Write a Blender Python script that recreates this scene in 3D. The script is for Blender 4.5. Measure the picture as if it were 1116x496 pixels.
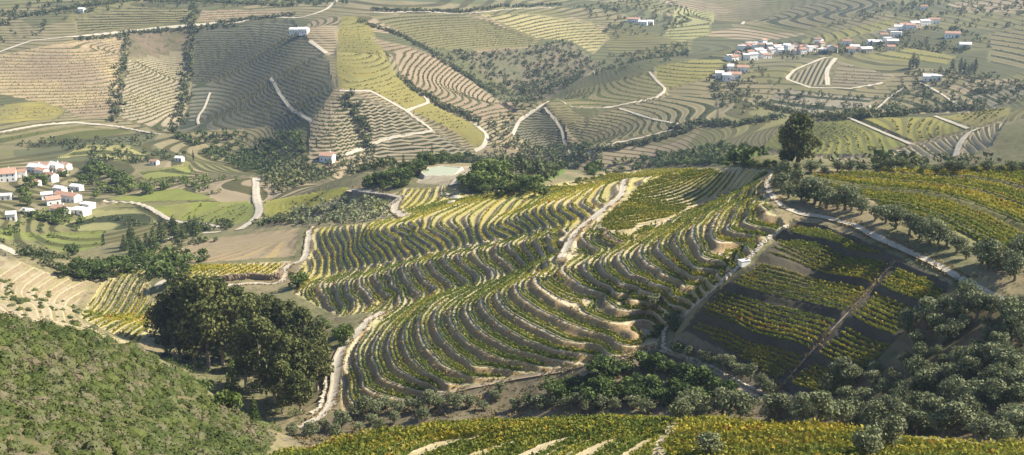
import bpy, math, random
import numpy as np
from mathutils import Vector
for o in list(bpy.data.objects): bpy.data.objects.remove(o)
SC = bpy.context.scene; COL = SC.collection
rnd = random.Random(7); RS = np.random.RandomState(11)

# ------------------------------------------------------------------ camera, sky, sun, exposure
IW, IH, HFOV, PITCH, ZC = 1116.0, 496.0, 50.0, 16.0, 260.0
FPX = IW/2/math.tan(math.radians(HFOV/2))
cd = bpy.data.cameras.new('camera'); cam = bpy.data.objects.new('camera', cd); COL.objects.link(cam)
cd.sensor_fit = 'HORIZONTAL'; cd.angle = math.radians(HFOV); cd.clip_start = 1.0; cd.clip_end = 9000
cam.location = (0, 0, ZC); cam.rotation_euler = (math.radians(90-PITCH), 0, 0); SC.camera = cam
SUN_AZ, SUN_EL = math.radians(84), math.radians(42.5)     # azimuth from +Y towards +X
W = bpy.data.worlds.new('World'); SC.world = W; W.use_nodes = True
nt = W.node_tree; bg = nt.nodes['Background']; sky = nt.nodes.new('ShaderNodeTexSky')
sky.sky_type = 'NISHITA'; sky.sun_disc = False; sky.sun_elevation = SUN_EL; sky.sun_rotation = SUN_AZ
sky.air_density = 1.0; sky.dust_density = 1.0; sky.altitude = 300
nt.links.new(sky.outputs[0], bg.inputs[0]); bg.inputs[1].default_value = 0.085
sl = bpy.data.lights.new('sun', 'SUN'); sl.energy = 5.0; sl.angle = math.radians(0.5); sl.color = (1.0, 0.91, 0.75)
so = bpy.data.objects.new('sun', sl); COL.objects.link(so)
sdir = Vector((math.sin(SUN_AZ)*math.cos(SUN_EL), math.cos(SUN_AZ)*math.cos(SUN_EL), math.sin(SUN_EL)))
so.rotation_euler = (-sdir).to_track_quat('-Z', 'Y').to_euler(); so.location = (300, 200, 500)
SC.view_settings.view_transform = 'Standard'; SC.view_settings.look = 'None'
SC.view_settings.exposure = 1.15; SC.view_settings.gamma = 1.0; SC.view_settings.use_curve_mapping = False
SC.render.engine = 'CYCLES'
HAZE = 0.000085

# ------------------------------------------------------------------ reading pixels of the photograph
CR = dict(P=(0,0,1), A=(0,0,2.918), B=(370,0,2.918), C=(736,0,2.918), D=(0,160,2.918), E=(370,160,2.918), F=(736,160,2.918),
          G=(0,326,2.918), H=(370,326,2.918), I=(736,326,2.918), C1=(320,180,5.51), C3=(480,170,5.51), C4=(480,240,5.51),
          C5=(660,170,5.51), C6=(660,250,5.51), C7=(350,330,5.51), C8=(540,320,5.51), D1=(360,330,4.133), D2=(450,310,4.133),
          D3=(540,270,4.133), D4=(630,230,4.133), D5=(720,190,3.543), D6=(320,250,4.96), D7=(420,240,4.96), D8=(530,220,4.96))
def px(c, pts):
    x0, y0, s = CR[c]; return [(x0+a/s, y0+b/s) for a, b in pts]
sp, cp = math.sin(math.radians(PITCH)), math.cos(math.radians(PITCH))
def ray(p):
    p = np.asarray(p, float); a = (p[...,0]-IW/2)/FPX; b = (IH/2-p[...,1])/FPX
    d = np.stack([a, cp+b*sp, -sp+b*cp], -1); return d/d[...,1:2]       # per metre of forward distance
def at_y(x, y, Y): return ray((x, y))*Y
def at_z(x, y, z):
    d = ray((x, y)); return d*(z/d[2])

# ------------------------------------------------------------------ the lie of the land: known points, then a smooth surface through them
PTS = []
def line(c, pts, z):
    q = px(c, pts)
    for a, b in q: PTS.append(at_z(a, b, z))
def Y(*lst):
    for a, b, y in lst: PTS.append(at_y(a, b, y))
def hid(*lst):                                  # places out of sight: pixel column, distance, height
    for a, y, z in lst: PTS.append(np.array([(a-IW/2)/FPX*y*1.04, y, z]))
FZ = lambda k: -128+2.0*k
MZ = lambda k: -140+2.0*k
FR = {0:('D1',[(150,380),(120,290),(112,230),(130,180),(170,130),(230,70),(300,20)]),
 1:('D1',[(440,405),(330,378),(245,348),(205,285),(190,220),(205,165),(250,100),(320,40)]),
 3:('D1',[(541,372),(490,345),(440,320),(380,270),(340,210),(325,150),(340,100),(380,50),(420,10)]),
 4:('D2',[(340,422),(200,390),(110,340),(45,270),(22,200),(30,140),(70,90),(130,50)]),
 5:('D2',[(280,375),(235,335),(170,285),(120,230),(98,175),(105,120),(150,75),(220,35)]),
 6:('D2',[(655,385),(496,352),(420,338),(330,308),(250,268),(195,215),(165,160),(170,110),(210,65),(270,25)]),
 8:('P',[(643,394),(609,382.6),(576,371.7),(558,362.6),(547,356),(536,347),(528,338),(524,329),(528,321),(540,313)]),
 9:('P',[(676,390),(658,382.6),(631,374),(600,364.5),(567,348),(551,338),(543,328),(541,321),(546,313),(556,306)]),
 10:('P',[(698,378),(667,369),(631,356),(603,345),(581,333.5),(567,323.5),(560.6,314),(563,307),(573,300.5)]),
 11:('P',[(692,362),(665,352),(637,342.6),(617,333),(603,325.6),(588,315),(582,306),(585,299),(598,292.5)]),
 12:('P',[(721,345),(703,336),(685,329),(660,321),(644,315.5),(629,308.5),(617,300),(612,291),(618,284),(632,277)]),
 14:('P',[(690.5,318),(676,310),(661.5,299),(654,287),(656,281),(664,273.5),(680,264.5),(710,247),(740,232),(766,221)]),
 15:('P',[(728,322),(710,310),(693,301),(679,289.5),(673.5,280),(677,274),(688,266),(700,258.5),(730,241),(760,226)]),
 16:('P',[(757,315),(743.7,306),(719.5,294),(702.6,284.4),(696.5,276),(699,269),(710,259),(727,248),(744,238.5),(770,224),(800,211)]),
 18:('P',[(768,303),(757,291.6),(742.6,277.5),(734,263),(737,255.5),(750,243),(770,228),(795,213)]),
 19:('P',[(793,290),(776,283),(762,269),(754,255),(755,246),(768,232),(793,214),(816,201)]),
 20:('P',[(795,283),(785,265),(776.5,249),(778,242),(790.6,226.7),(807.5,212.6),(824,200)]),
 21:('P',[(814.5,267.6),(802,253.5),(796,241),(800,233.7),(810,219.6),(820,210)]),
 22:('P',[(828.7,260.5),(821.6,246),(816,234),(817,225),(823,217)]), 23:('P',[(855,246),(841,235),(826,222.5)])}
for k, (c, p) in FR.items(): line(c, p, FZ(k))
MR = {0:('D6',[(15,350),(25,330),(60,300),(130,275)]), 1:('D6',[(215,430),(180,370),(145,320),(145,290),(190,260),(260,235)]),
 3:('D6',[(325,410),(290,350),(280,300),(300,265),(360,235)]), 4:('D6',[(430,385),(385,330),(355,280),(365,250),(430,220)]),
 5:('D6',[(525,360),(470,300),(440,250),(450,225),(510,195)]), 6:('D6',[(565,360),(530,300),(515,240),(530,205),(585,180)]),
 7:('D7',[(190,395),(140,355),(105,300),(90,260),(105,230),(160,205)]), 8:('D7',[(265,385),(215,330),(180,275),(163,240),(180,212),(240,190)]),
 9:('D7',[(355,345),(300,300),(255,245),(240,212),(260,195),(310,175)]), 10:('D7',[(440,340),(390,290),(335,240),(312,200),(330,175),(380,155)]),
 11:('D7',[(495,315),(440,255),(390,200),(395,178),(440,155)]), 12:('D7',[(580,295),(525,235),(475,175),(490,150),(540,130)]),
 13:('D8',[(145,375),(100,320),(55,260),(50,240),(80,215),(130,195)]), 14:('D8',[(215,340),(165,280),(118,235),(130,210),(180,185)]),
 15:('D8',[(255,325),(225,265),(205,225),(215,200),(260,170)]), 16:('D8',[(305,300),(285,250),(258,212),(270,190),(320,155)]),
 17:('D8',[(380,265),(365,210),(335,185),(350,160),(410,120)]), 18:('D8',[(395,285),(390,200),(410,150),(450,125)]),
 19:('D4',[(35,155),(40,80),(70,40)]), 20:('D4',[(90,140),(95,70),(130,25)]), 21:('D4',[(150,115),(160,50),(190,10)]),
 22:('D4',[(205,95),(215,30),(240,0)])}
MZX = {19:-102.3, 20:-101.0, 21:-100.0, 22:-99.2}
for k, (c, p) in MR.items(): line(c, p, MZX.get(k, MZ(k)))
for c, p, z in [('C1',[(100,400),(110,470)],-142),('C1',[(285,380),(330,480)],-136),('C1',[(560,440),(510,390),(540,350),(640,310)],-128),
 ('C1',[(680,420),(600,380),(610,355),(680,325)],-126),('C1',[(720,400),(700,350),(760,300),(880,250)],-123.5),
 ('C1',[(830,380),(830,340),(900,280),(1000,240)],-121),('C1',[(930,340),(1000,280),(1090,230)],-119),('C3',[(350,420),(440,330)],-113),
 ('C3',[(540,370),(540,310),(610,270)],-109),('C3',[(720,330),(730,270),(800,230)],-104.5),('C3',[(850,310),(850,250),(920,190)],-102.5),
 ('C3',[(960,260),(980,200),(1020,160)],-100.5),('P',[(690,203)],-99),('P',[(690,194)],-99.5),('P',[(718,190)],-98.7),('P',[(742,187)],-97),('P',[(775,185)],-93),('P',[(805,184)],-88.5)]: line(c, p, z)
# gully wall, roads of the right shoulder, right-hand plots, upper vineyard
line('P',[(858,247)],-83.5); line('P',[(833,263)],-87); line('P',[(813,283)],-91); line('P',[(773,320)],-97.5); line('P',[(745,345)],-102); line('P',[(722,378)],-108.5)
for a, b, z in [(844,218,-82.5),(838,195,-83.5),(850,185,-84),(875,232,-81.5),(900,238,-80.7),(960,260,-78.5),(1040,300,-77.5),(1116,335,-76)]: line('P',[(a,b)],z)

for a, b, z in [(862,252,-83.8),(915,266,-82.2),(976,280,-80.5),(836,281,-90),(890,297,-88),(948,311,-86),(748,349,-100.7),(800,362,-99),(880,381,-96),(1020,320,-80.5)]: line('P',[(a,b)],z)

line('P',[(795,386)],-103.5); line('P',[(850,415)],-103); line('P',[(880,436)],-102)
line('P',[(966,215),(1100,262)],-77); line('P',[(1013,207),(1116,242)],-75); line('P',[(1051,203),(1116,225)],-73.5)
line('P',[(1000,190)],-77.5); line('P',[(1116,190)],-72.5); line('P',[(900,193)],-82); line('P',[(930,212)],-79.5); line('P',[(868,178)],-84); line('P',[(1116,285)],-73.5)
hid((700,470,-118),(790,460,-112),(870,450,-112),(950,440,-112),(1040,425,-108),(1130,410,-104),(560,500,-128),(640,490,-124))
Y((1040,330,222),(1000,400,205),(1100,400,190),(930,440,206),(1050,450,180),(1130,450,170),(1120,360,200),(960,400,214))
# near ridge of vines
Y((550,490,155),(550,461,172),(400,471,169),(330,492,165),(650,458,169),(800,490,142),(800,460,160),(900,463,154),(1000,490,138),(1000,477,146),(1130,496,133),(1130,478,152),(700,480,153),(450,492,158))
hid((450,210,-112),(550,212,-113),(650,210,-110),(750,200,-104),(850,186,-96),(950,172,-92),(450,236,-124),(550,236,-122),(650,230,-116),(330,200,-108),(300,240,-132))
line('P',[(380,456)],-131); line('P',[(440,441)],-128.5); line('P',[(500,425)],-123); line('P',[(560,413)],-119.5); line('P',[(609,405)],-116.6); line('P',[(650,396)],-113.4); line('P',[(700,386)],-109.5)
Y((500,450,259),(600,440,251),(700,430,246),(800,432,232),(420,455,266),(760,400,252))
# scrub slope at the left, sandy slope, grove, loop road
Y((0,343,188),(100,363,190),(165,386,190),(230,430,185),(300,473,173),(0,420,138),(100,440,139),(200,480,142),(0,496,105),(100,496,112),(200,496,128),(-60,340,180),(-60,450,110))
hid((-40,250,-112),(60,250,-116),(160,240,-120),(230,230,-124),(-40,60,-36),(200,70,-44),(558,60,-44),(900,60,-40),(1150,60,-36),(558,100,-66),(800,95,-58),(1050,90,-52))
Y((60,330,375),(100,370,342),(0,280,440),(0,325,370),(60,300,430),(150,385,320),(300,448,288),(230,400,335),(250,350,375),(330,462,270),(368,420,294),(372,380,318),(400,347,337),(310,340,375),(180,350,385))
Y((250,311,420),(175,305,432),(310,296,440),(240,293,442),(120,330,418),(90,345,395),(320,287,448),(260,265,530),(180,277,520),(325,255,515),(200,288,470))
Y((370,230,555),(400,208,560),(440,212,530),(425,232,488),(485,188,572),(470,192,565),(500,190,560),(540,192,520),(580,205,480),(330,225,620),(345,205,640),(370,200,600))
Y((200,225,700),(250,225,690),(280,220,700),(280,195,765),(180,262,592),(100,290,540),(60,250,650),(70,200,800),(10,190,800),(100,160,950),(170,190,820),(200,175,880),(100,225,700),(0,240,640),(-60,300,440),(-60,200,800),(285,185,880),(280,168,940))
# far slopes
Y((0,145,1000),(90,135,1050),(175,148,1000),(100,80,1170),(0,90,1130),(205,90,1330),(205,130,1130),(250,100,1200),(290,140,1005),(310,80,1130),(365,140,920),(370,95,980),(350,60,1120),(330,35,1270),(0,50,1270),(100,40,1330),(205,30,1400),(0,2,1530),(200,2,1580),(330,2,1580),(450,2,1560),(-80,90,1120),(-80,20,1400),(130,100,1120),(130,60,1240))
Y((420,90,1010),(470,90,1080),(520,150,950),(470,165,925),(400,165,915),(440,60,1190),(560,120,1110),(600,150,1000),(600,90,1270),(560,95,1230),(690,68,1200),(640,50,1420),(700,30,1500),(560,30,1400),(450,20,1400),(560,170,930),(520,170,930),(380,60,1200))
Y((600,130,1010),(650,110,1045),(720,80,1110),(780,62,1180),(650,160,895),(720,150,890),(760,130,920),(700,180,850),(620,190,860),(790,110,1000),(660,180,860))
Y((840,60,1220),(960,40,1300),(850,80,1100),(910,80,1080),(880,110,980),(1000,100,1000),(1050,80,1050),(1130,100,930),(1130,50,1150),(850,20,1660),(780,25,1800),(920,17,1520),(740,8,1800),(900,5,1800),(1000,10,1500),(1130,10,1400),(640,5,1700),(830,42,1450))
Y((950,150,650),(900,165,640),(1000,130,680),(1100,120,640),(1040,170,560),(1080,150,560),(1130,150,530),(800,150,800),(780,165,760),(905,128,720),(850,165,690))
hid((905,830,-160),(1000,810,-152),(1120,790,-146),(800,1900,-150),(558,2000,-120),(0,2000,-70),(1120,2000,-70),(0,2800,-40),(558,2800,-60),(1120,2800,-20),(-200,1400,-110),(1300,1200,-90))
PTS = np.array(PTS); PTS[:,2] += ZC

def tps_fit(xy, v, lam):
    n = len(xy); d2 = ((xy[:,None]-xy[None])**2).sum(-1)
    K = 0.5*d2*np.log(d2+1e-12); K[np.arange(n), np.arange(n)] = lam
    P = np.hstack([np.ones((n,1)), xy]); A = np.zeros((n+3, n+3)); A[:n,:n] = K; A[:n,n:] = P; A[n:,:n] = P.T
    return np.linalg.solve(A, np.concatenate([v, np.zeros(3)]))
def tps_eval(xy, w, q):
    out = np.empty(len(q)); n = len(xy); xs = xy
    for i in range(0, len(q), 20000):
        c = q[i:i+20000]
        d2 = (c[:,None,0]-xs[None,:,0])**2+(c[:,None,1]-xs[None,:,1])**2
        out[i:i+20000] = (0.5*d2*np.log(d2+1e-12))@w[:n]+w[n]+c@w[n+1:]
    return out
TXY = PTS[:,:2]/100.0
TW = tps_fit(TXY, PTS[:,2], 2e-4)
# polar sampling about the camera's foot: fine near, coarse far
AZ0, AZ1 = math.radians(-33), math.radians(33)
cb = np.linspace(AZ0, AZ1, 420); cr = np.concatenate([np.linspace(40, 100, 20, endpoint=False), np.linspace(100, 480, 230, endpoint=False), np.linspace(480, 1000, 150, endpoint=False), np.linspace(1000, 1700, 110, endpoint=False), np.linspace(1700, 3000, 40)])
gb, gr = np.meshgrid(cb, cr); CZ = tps_eval(TXY, TW, np.stack([(gr*np.sin(gb)).ravel(), (gr*np.cos(gb)).ravel()], -1)/100).reshape(gb.shape)
def zs(x, y):
    x = np.asarray(x, float); y = np.asarray(y, float); r = np.hypot(x, y); b = np.arctan2(x, y)
    fi = np.clip(np.interp(r, cr, np.arange(len(cr))), 0, len(cr)-1.001); fj = np.clip((b-AZ0)/(AZ1-AZ0)*(len(cb)-1), 0, len(cb)-1.001)
    i = fi.astype(int); j = fj.astype(int); u = fi-i; v = fj-j
    return (CZ[i,j]*(1-u)+CZ[i+1,j]*u)*(1-v)+(CZ[i,j+1]*(1-u)+CZ[i+1,j+1]*u)*v
MY = np.concatenate([np.linspace(60, 480, 520, endpoint=False), np.linspace(480, 1000, 260, endpoint=False), np.linspace(1000, 2800, 300)])
def hit(pts):
    """ground under pixels of the photograph -> (n,3)"""
    pts = np.atleast_2d(np.asarray(pts, float)); d = ray(pts)
    X = d[:,0:1]*MY; Z = ZC+d[:,2:3]*MY; g = Z-zs(X, np.broadcast_to(MY, X.shape)); below = g < 0
    i = np.where(below.any(1), below.argmax(1), len(MY)-1); i = np.maximum(i, 1); n = np.arange(len(pts))
    a = g[n,i-1]; b = g[n,i]; t = np.clip(a/(a-b+1e-9), 0, 1); y = MY[i-1]+(MY[i]-MY[i-1])*t
    x = d[:,0]*y; return np.stack([x, y, zs(x, y)], -1)
def dens(q, step=6.0, close=False):
    q = list(q)+([q[0]] if close else []); o = []
    for (a, b), (c, d) in zip(q[:-1], q[1:]):
        m = max(1, int(math.hypot(c-a, d-b)/step))
        for k in range(m): o.append((a+(c-a)*k/m, b+(d-b)*k/m))
    if not close: o.append(q[-1])
    return o
def inside(poly, x, y):
    r = np.zeros(x.shape, bool); bx = (x >= poly[:,0].min())&(x <= poly[:,0].max())&(y >= poly[:,1].min())&(y <= poly[:,1].max())
    xs_, ys_ = x[bx], y[bx]; c = np.zeros(xs_.shape, bool)
    for (x0, y0), (x1, y1) in zip(poly, np.roll(poly, -1, 0)):
        if y0 == y1: continue
        m = ((y0 > ys_) != (y1 > ys_)); c ^= m & (xs_ < (x1-x0)*(ys_-y0)/(y1-y0)+x0)
    r[bx] = c; return r
def vnoise(x, y, s, seed=0):
    x = np.asarray(x)/s; y = np.asarray(y)/s; i = np.floor(x).astype(np.int64); j = np.floor(y).astype(np.int64); u = x-i; v = y-j
    u = u*u*(3-2*u); v = v*v*(3-2*v)
    def h(a, b):
        n = (a*374761393+b*668265263+seed*974711) & 0x7fffffff; n = ((n ^ (n >> 13))*1274126177) & 0x7fffffff; return ((n ^ (n >> 16)) & 0xffff)/65535.0
    return (h(i,j)*(1-u)+h(i+1,j)*u)*(1-v)+(h(i,j+1)*(1-u)+h(i+1,j+1)*u)*v
# ------------------------------------------------------------------ materials
class N:
    def __init__(s, name):
        s.m = bpy.data.materials.new(name); s.m.use_nodes = True; s.t = s.m.node_tree; s.b = s.t.nodes['Principled BSDF']; s.out = s.t.nodes['Material Output']
        s.b.inputs['Roughness'].default_value = 0.9; s.b.inputs['Specular IOR Level'].default_value = 0.15
    def new(s, ty, **kw):
        n = s.t.nodes.new(ty)
        for k, v in kw.items(): setattr(n, k, v)
        return n
    def put(s, sock, v):
        if hasattr(v, 'is_output'): s.t.links.new(v, sock)
        elif isinstance(v, tuple): sock.default_value = (*v, 1) if len(v) == 3 and len(sock.default_value) == 4 else v
        else: sock.default_value = v
    def coord(s):
        if not hasattr(s, '_c'): s._c = s.new('ShaderNodeTexCoord').outputs['Object']
        return s._c
    def noise(s, scale, detail=4, rough=0.6):
        n = s.new('ShaderNodeTexNoise'); s.t.links.new(s.coord(), n.inputs['Vector']); n.inputs['Scale'].default_value = scale; n.inputs['Detail'].default_value = detail; n.inputs['Roughness'].default_value = rough
        return n.outputs['Fac']
    def attr(s, name): return s.new('ShaderNodeAttribute', attribute_name=name).outputs['Fac']
    def math(s, op, a, b=0.0, c=0.0):
        n = s.new('ShaderNodeMath', operation=op); s.put(n.inputs[0], a); s.put(n.inputs[1], b); s.put(n.inputs[2], c); return n.outputs[0]
    def step(s, v, a, b):
        n = s.new('ShaderNodeMapRange', interpolation_type='SMOOTHSTEP'); s.put(n.inputs[0], v); n.inputs[1].default_value = a; n.inputs[2].default_value = b; return n.outputs[0]
    def mix(s, f, a, b):
        n = s.new('ShaderNodeMix', data_type='RGBA'); s.put(n.inputs['Factor'], f); s.put(n.inputs['A'], a); s.put(n.inputs['B'], b); return n.outputs['Result']
    def ramp(s, f, stops):
        n = s.new('ShaderNodeValToRGB'); e = n.color_ramp.elements
        while len(e) < len(stops): e.new(0.5)
        for q, (p, c) in zip(e, stops): q.position = p; q.color = (*c, 1)
        s.put(n.inputs[0], f); return n.outputs[0]
    def color(s, c): s.put(s.b.inputs['Base Color'], c); return s
    def bump(s, h, d, k=0.6):
        n = s.new('ShaderNodeBump'); n.inputs['Distance'].default_value = d; n.inputs['Strength'].default_value = k; s.put(n.inputs['Height'], h); s.t.links.new(n.outputs[0], s.b.inputs['Normal']); return s
def patchy(name, a, b, c, s1=0.05, s2=0.8, bump=0.25, lo=0.4, hi=0.62):
    n = N(name); col = n.mix(n.step(n.noise(s1, 5), lo, hi), a, b); col = n.mix(n.step(n.noise(s2, 4, 0.7), 0.48, 0.68), col, c)
    fine = n.noise(s2*4, 3, 0.7); col = n.mix(n.math('MULTIPLY', fine, 0.35), col, tuple(0.45*v for v in a))
    n.color(col).bump(n.noise(s2*2.2, 5, 0.7), bump); return n.m
def terrace_mat(name, soil, grass, bank, bankgrass, tread=0.64, gy=0.42):
    n = N(name); f = n.math('FRACT', n.math('ADD', n.attr('phase'), n.math('MULTIPLY', n.math('SUBTRACT', n.noise(0.35, 3), 0.5), 0.16)))
    t = n.mix(n.step(n.noise(0.06, 4), gy, gy+0.2), soil, grass); t = n.mix(n.step(n.noise(0.9, 4, 0.7), 0.5, 0.7), t, tuple(0.62*v for v in soil))
    lip = n.math('SUBTRACT', 1.0, n.step(f, 0.03, 0.13)); t = n.mix(n.math('MULTIPLY', lip, 0.7), t, tuple(min(0.62, 1.25*v) for v in soil))
    k = n.mix(n.step(n.noise(0.10, 4), 0.45, 0.65), bank, bankgrass); k = n.mix(n.step(n.noise(1.6, 5, 0.75), 0.45, 0.7), k, tuple(0.45*v for v in bank))
    m = n.math('MULTIPLY', n.step(f, tread-0.04, tread+0.06), n.math('SUBTRACT', 1.0, n.step(f, 0.95, 0.995)))
    n.color(n.mix(m, t, k)).bump(n.noise(1.7, 6, 0.7), 0.35); return n.m
def field_mat(name, soil, vine, soil2=None, lo=0.05, hi=0.45, s=0.02, cover=0.5, soft=0.05, patch=0.0):
    """distant rows: strips of foliage and bare ground following the rows"""
    n = N(name); f = n.math('FRACT', n.math('ADD', n.attr('phase'), n.math('MULTIPLY', n.math('SUBTRACT', n.noise(0.12, 3), 0.5), 0.09)))
    so_ = n.mix(n.step(n.noise(s*0.6, 2), 0.40, 0.62), soil, soil2 or tuple(0.85*v for v in soil)); so_ = n.mix(n.math('MULTIPLY', n.step(n.noise(0.9, 4, 0.7), 0.45, 0.7), 0.6), so_, tuple(0.6*v for v in soil))
    so_ = n.mix(n.math('MULTIPLY', n.step(n.noise(0.16, 4, 0.65), 0.42, 0.62), 0.4), so_, tuple(0.66*v for v in soil))
    if patch:                               # small holdings of differing soil and growth
        vo = n.new('ShaderNodeTexVoronoi'); vo.inputs['Scale'].default_value = patch; n.t.links.new(n.coord(), vo.inputs['Vector']); sp_ = n.new('ShaderNodeSeparateColor'); n.t.links.new(vo.outputs['Color'], sp_.inputs[0])
        so_ = n.mix(n.step(sp_.outputs[0], 0.45, 0.55), so_, (0.245,0.195,0.125)); so_ = n.mix(n.step(sp_.outputs[1], 0.62, 0.68), so_, (0.135,0.128,0.055)); so_ = n.mix(n.step(sp_.outputs[2], 0.75, 0.8), so_, (0.09,0.095,0.045))
    v = n.mix(n.step(n.noise(0.9, 4, 0.7), 0.42, 0.62), vine, tuple(0.6*q for q in vine)); v = n.mix(n.step(n.noise(s*0.8, 2), 0.42, 0.65), v, tuple(min(1, a*b) for a, b in zip(vine, (1.18, 1.1, 0.9))))
    m = n.math('MULTIPLY', n.step(f, lo, lo+soft), n.math('SUBTRACT', 1.0, n.step(f, hi, hi+soft)))
    gap = n.step(n.noise(0.5, 4, 0.75), cover+0.02, cover+0.2); m = n.math('MULTIPLY', m, n.math('SUBTRACT', 1.0, n.math('MULTIPLY', gap, 0.3)))
    n.color(n.mix(m, so_, v)); return n.m
def foliage(name, stops, trans=0.25, rough=0.7):
    n = N(name); a = n.math('ADD', n.attr('tint'), n.math('MULTIPLY', n.math('SUBTRACT', n.new('ShaderNodeObjectInfo').outputs['Random'], 0.5), 0.35))
    c = n.ramp(a, stops); n.color(c); n.b.inputs['Roughness'].default_value = rough
    tr = n.new('ShaderNodeBsdfTranslucent'); n.t.links.new(c, tr.inputs[0]); mx = n.new('ShaderNodeMixShader'); mx.inputs[0].default_value = trans
    n.t.links.new(n.b.outputs[0], mx.inputs[1]); n.t.links.new(tr.outputs[0], mx.inputs[2]); n.t.links.new(mx.outputs[0], n.out.inputs[0]); return n.m
def plain(name, c, c2=None, s=0.6, rough=0.85):
    n = N(name); n.color(n.mix(n.step(n.noise(s, 5, 0.7), 0.38, 0.66), c, c2 or tuple(0.75*v for v in c))); n.b.inputs['Roughness'].default_value = rough; n.bump(n.noise(s*4, 4), 0.05); return n.m

# ------------------------------------------------------------------ linking helpers
def mesh_np(name, V, Fq, mat, parent=None, attrs=None, smooth=True, link=True):
    me = bpy.data.meshes.new(name); V = np.asarray(V, np.float32); Fq = np.asarray(Fq, np.int32); k = Fq.shape[1]
    me.vertices.add(len(V)); me.vertices.foreach_set('co', V.ravel()); me.loops.add(Fq.size); me.loops.foreach_set('vertex_index', Fq.ravel())
    me.polygons.add(len(Fq)); me.polygons.foreach_set('loop_start', np.arange(len(Fq), dtype=np.int32)*k); me.polygons.foreach_set('loop_total', np.full(len(Fq), k, np.int32))
    me.polygons.foreach_set('use_smooth', np.full(len(Fq), smooth)); me.update(calc_edges=True)
    for a, d in (attrs or {}).items():
        at = me.attributes.new(a, 'FLOAT', 'POINT'); at.data.foreach_set('value', np.asarray(d, np.float32))
    if mat: me.materials.append(mat)
    if not link: return me
    o = bpy.data.objects.new(name, me); COL.objects.link(o); o.parent = parent; return o
def tag(o, label, cat=None, group=None, kind=None):
    o['label'] = label
    if cat: o['category'] = cat
    if group: o['group'] = group
    if kind: o['kind'] = kind
    return o
def empty(name, loc, rz=0.0):
    o = bpy.data.objects.new(name, None); COL.objects.link(o); o.location = loc; o.rotation_euler = (0, 0, rz); o.empty_display_size = 0.3; return o
def inst(me, name, parent, loc=(0,0,0), rz=0.0, sc=(1,1,1)):
    o = bpy.data.objects.new(name, me); COL.objects.link(o); o.parent = parent; o.location = loc; o.rotation_euler = (0,0,rz); o.scale = sc; return o
class MB:
    def __init__(s): s.v = []; s.f = []
    def quad(s, a, b, c, d): i = len(s.v); s.v += [a,b,c,d]; s.f.append((i,i+1,i+2,i+3))
    def tri(s, a, b, c): i = len(s.v); s.v += [a,b,c]; s.f.append((i,i+1,i+2))
    def box(s, x0, x1, y0, y1, z0, z1):
        i = len(s.v); s.v += [(x,y,z) for z in (z0,z1) for y in (y0,y1) for x in (x0,x1)]
        s.f += [(i,i+2,i+3,i+1),(i+4,i+5,i+7,i+6),(i,i+1,i+5,i+4),(i+1,i+3,i+7,i+5),(i+3,i+2,i+6,i+7),(i+2,i,i+4,i+6)]
    def tube(s, pts, rad, n=7):
        i0 = len(s.v)
        for k, (p, r) in enumerate(zip(pts, rad)):
            p = Vector(p); d = (Vector(pts[min(k+1, len(pts)-1)])-Vector(pts[max(k-1, 0)])).normalized(); u = d.cross(Vector((0.3,1,0.1))).normalized(); w = d.cross(u)
            s.v += [tuple(p+(u*math.cos(2*math.pi*q/n)+w*math.sin(2*math.pi*q/n))*r) for q in range(n)]
        for k in range(len(pts)-1):
            for q in range(n): a = i0+k*n+q; b = i0+k*n+(q+1)%n; s.f.append((a, b, b+n, a+n))
    def mesh(s, name, mat, smooth=False):
        me = bpy.data.meshes.new(name); me.from_pydata(s.v, [], s.f); me.update(); me.materials.append(mat)
        if smooth: me.polygons.foreach_set('use_smooth', [True]*len(me.polygons))
        return me
    def obj(s, name, mat, parent=None, smooth=False): o = bpy.data.objects.new(name, s.mesh(name, mat, smooth)); COL.objects.link(o); o.parent = parent; return o
ORD = ['first','second','third','fourth','fifth','sixth','seventh','eighth','ninth','tenth','eleventh','twelfth','thirteenth','fourteenth','fifteenth','sixteenth','seventeenth','eighteenth','nineteenth','twentieth']
def ordi(i):
    if i < 20: return ORD[i]
    n = i+1; return '%d%s' % (n, {1:'st',2:'nd',3:'rd'}.get(n % 10 if n % 100 not in (11,12,13) else 0, 'th'))

# ------------------------------------------------------------------ plots of land: outline in the photograph, rows, ground
def field(c, pts): return px(c, pts)
TAN, DRY = (0.42,0.355,0.245), (0.33,0.28,0.14)
G_TERR = terrace_mat('terrace_soil', TAN, (0.27,0.25,0.105), (0.30,0.215,0.12), (0.40,0.285,0.13))
G_TERR2 = terrace_mat('grassy_terrace_soil', (0.42,0.36,0.24), (0.34,0.30,0.11), (0.20,0.165,0.11), (0.29,0.24,0.12), gy=0.34)
G_NOSE = terrace_mat('pale_terrace_soil', (0.44,0.37,0.25), (0.34,0.28,0.10), (0.26,0.20,0.13), (0.28,0.22,0.12))
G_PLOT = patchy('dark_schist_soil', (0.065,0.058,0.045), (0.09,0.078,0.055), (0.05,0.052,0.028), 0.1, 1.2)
G_GOLD = patchy('grassy_vine_soil', (0.16,0.15,0.05), (0.22,0.19,0.09), (0.10,0.11,0.03), 0.08, 1.0)
G_FORE = terrace_mat('bright_vine_soil', (0.45,0.38,0.27), (0.34,0.29,0.14), (0.36,0.31,0.20), (0.25,0.24,0.09), tread=0.7)
G_SCRUB = patchy('scrub_soil', (0.10,0.10,0.042), (0.155,0.125,0.07), (0.06,0.075,0.025), 0.12, 1.1)
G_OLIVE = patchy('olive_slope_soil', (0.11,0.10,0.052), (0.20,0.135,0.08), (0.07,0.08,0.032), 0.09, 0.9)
G_SAND = patchy('sandy_earth', (0.44,0.36,0.23), (0.33,0.28,0.15), (0.30,0.23,0.14), 0.05, 0.6)
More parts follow.
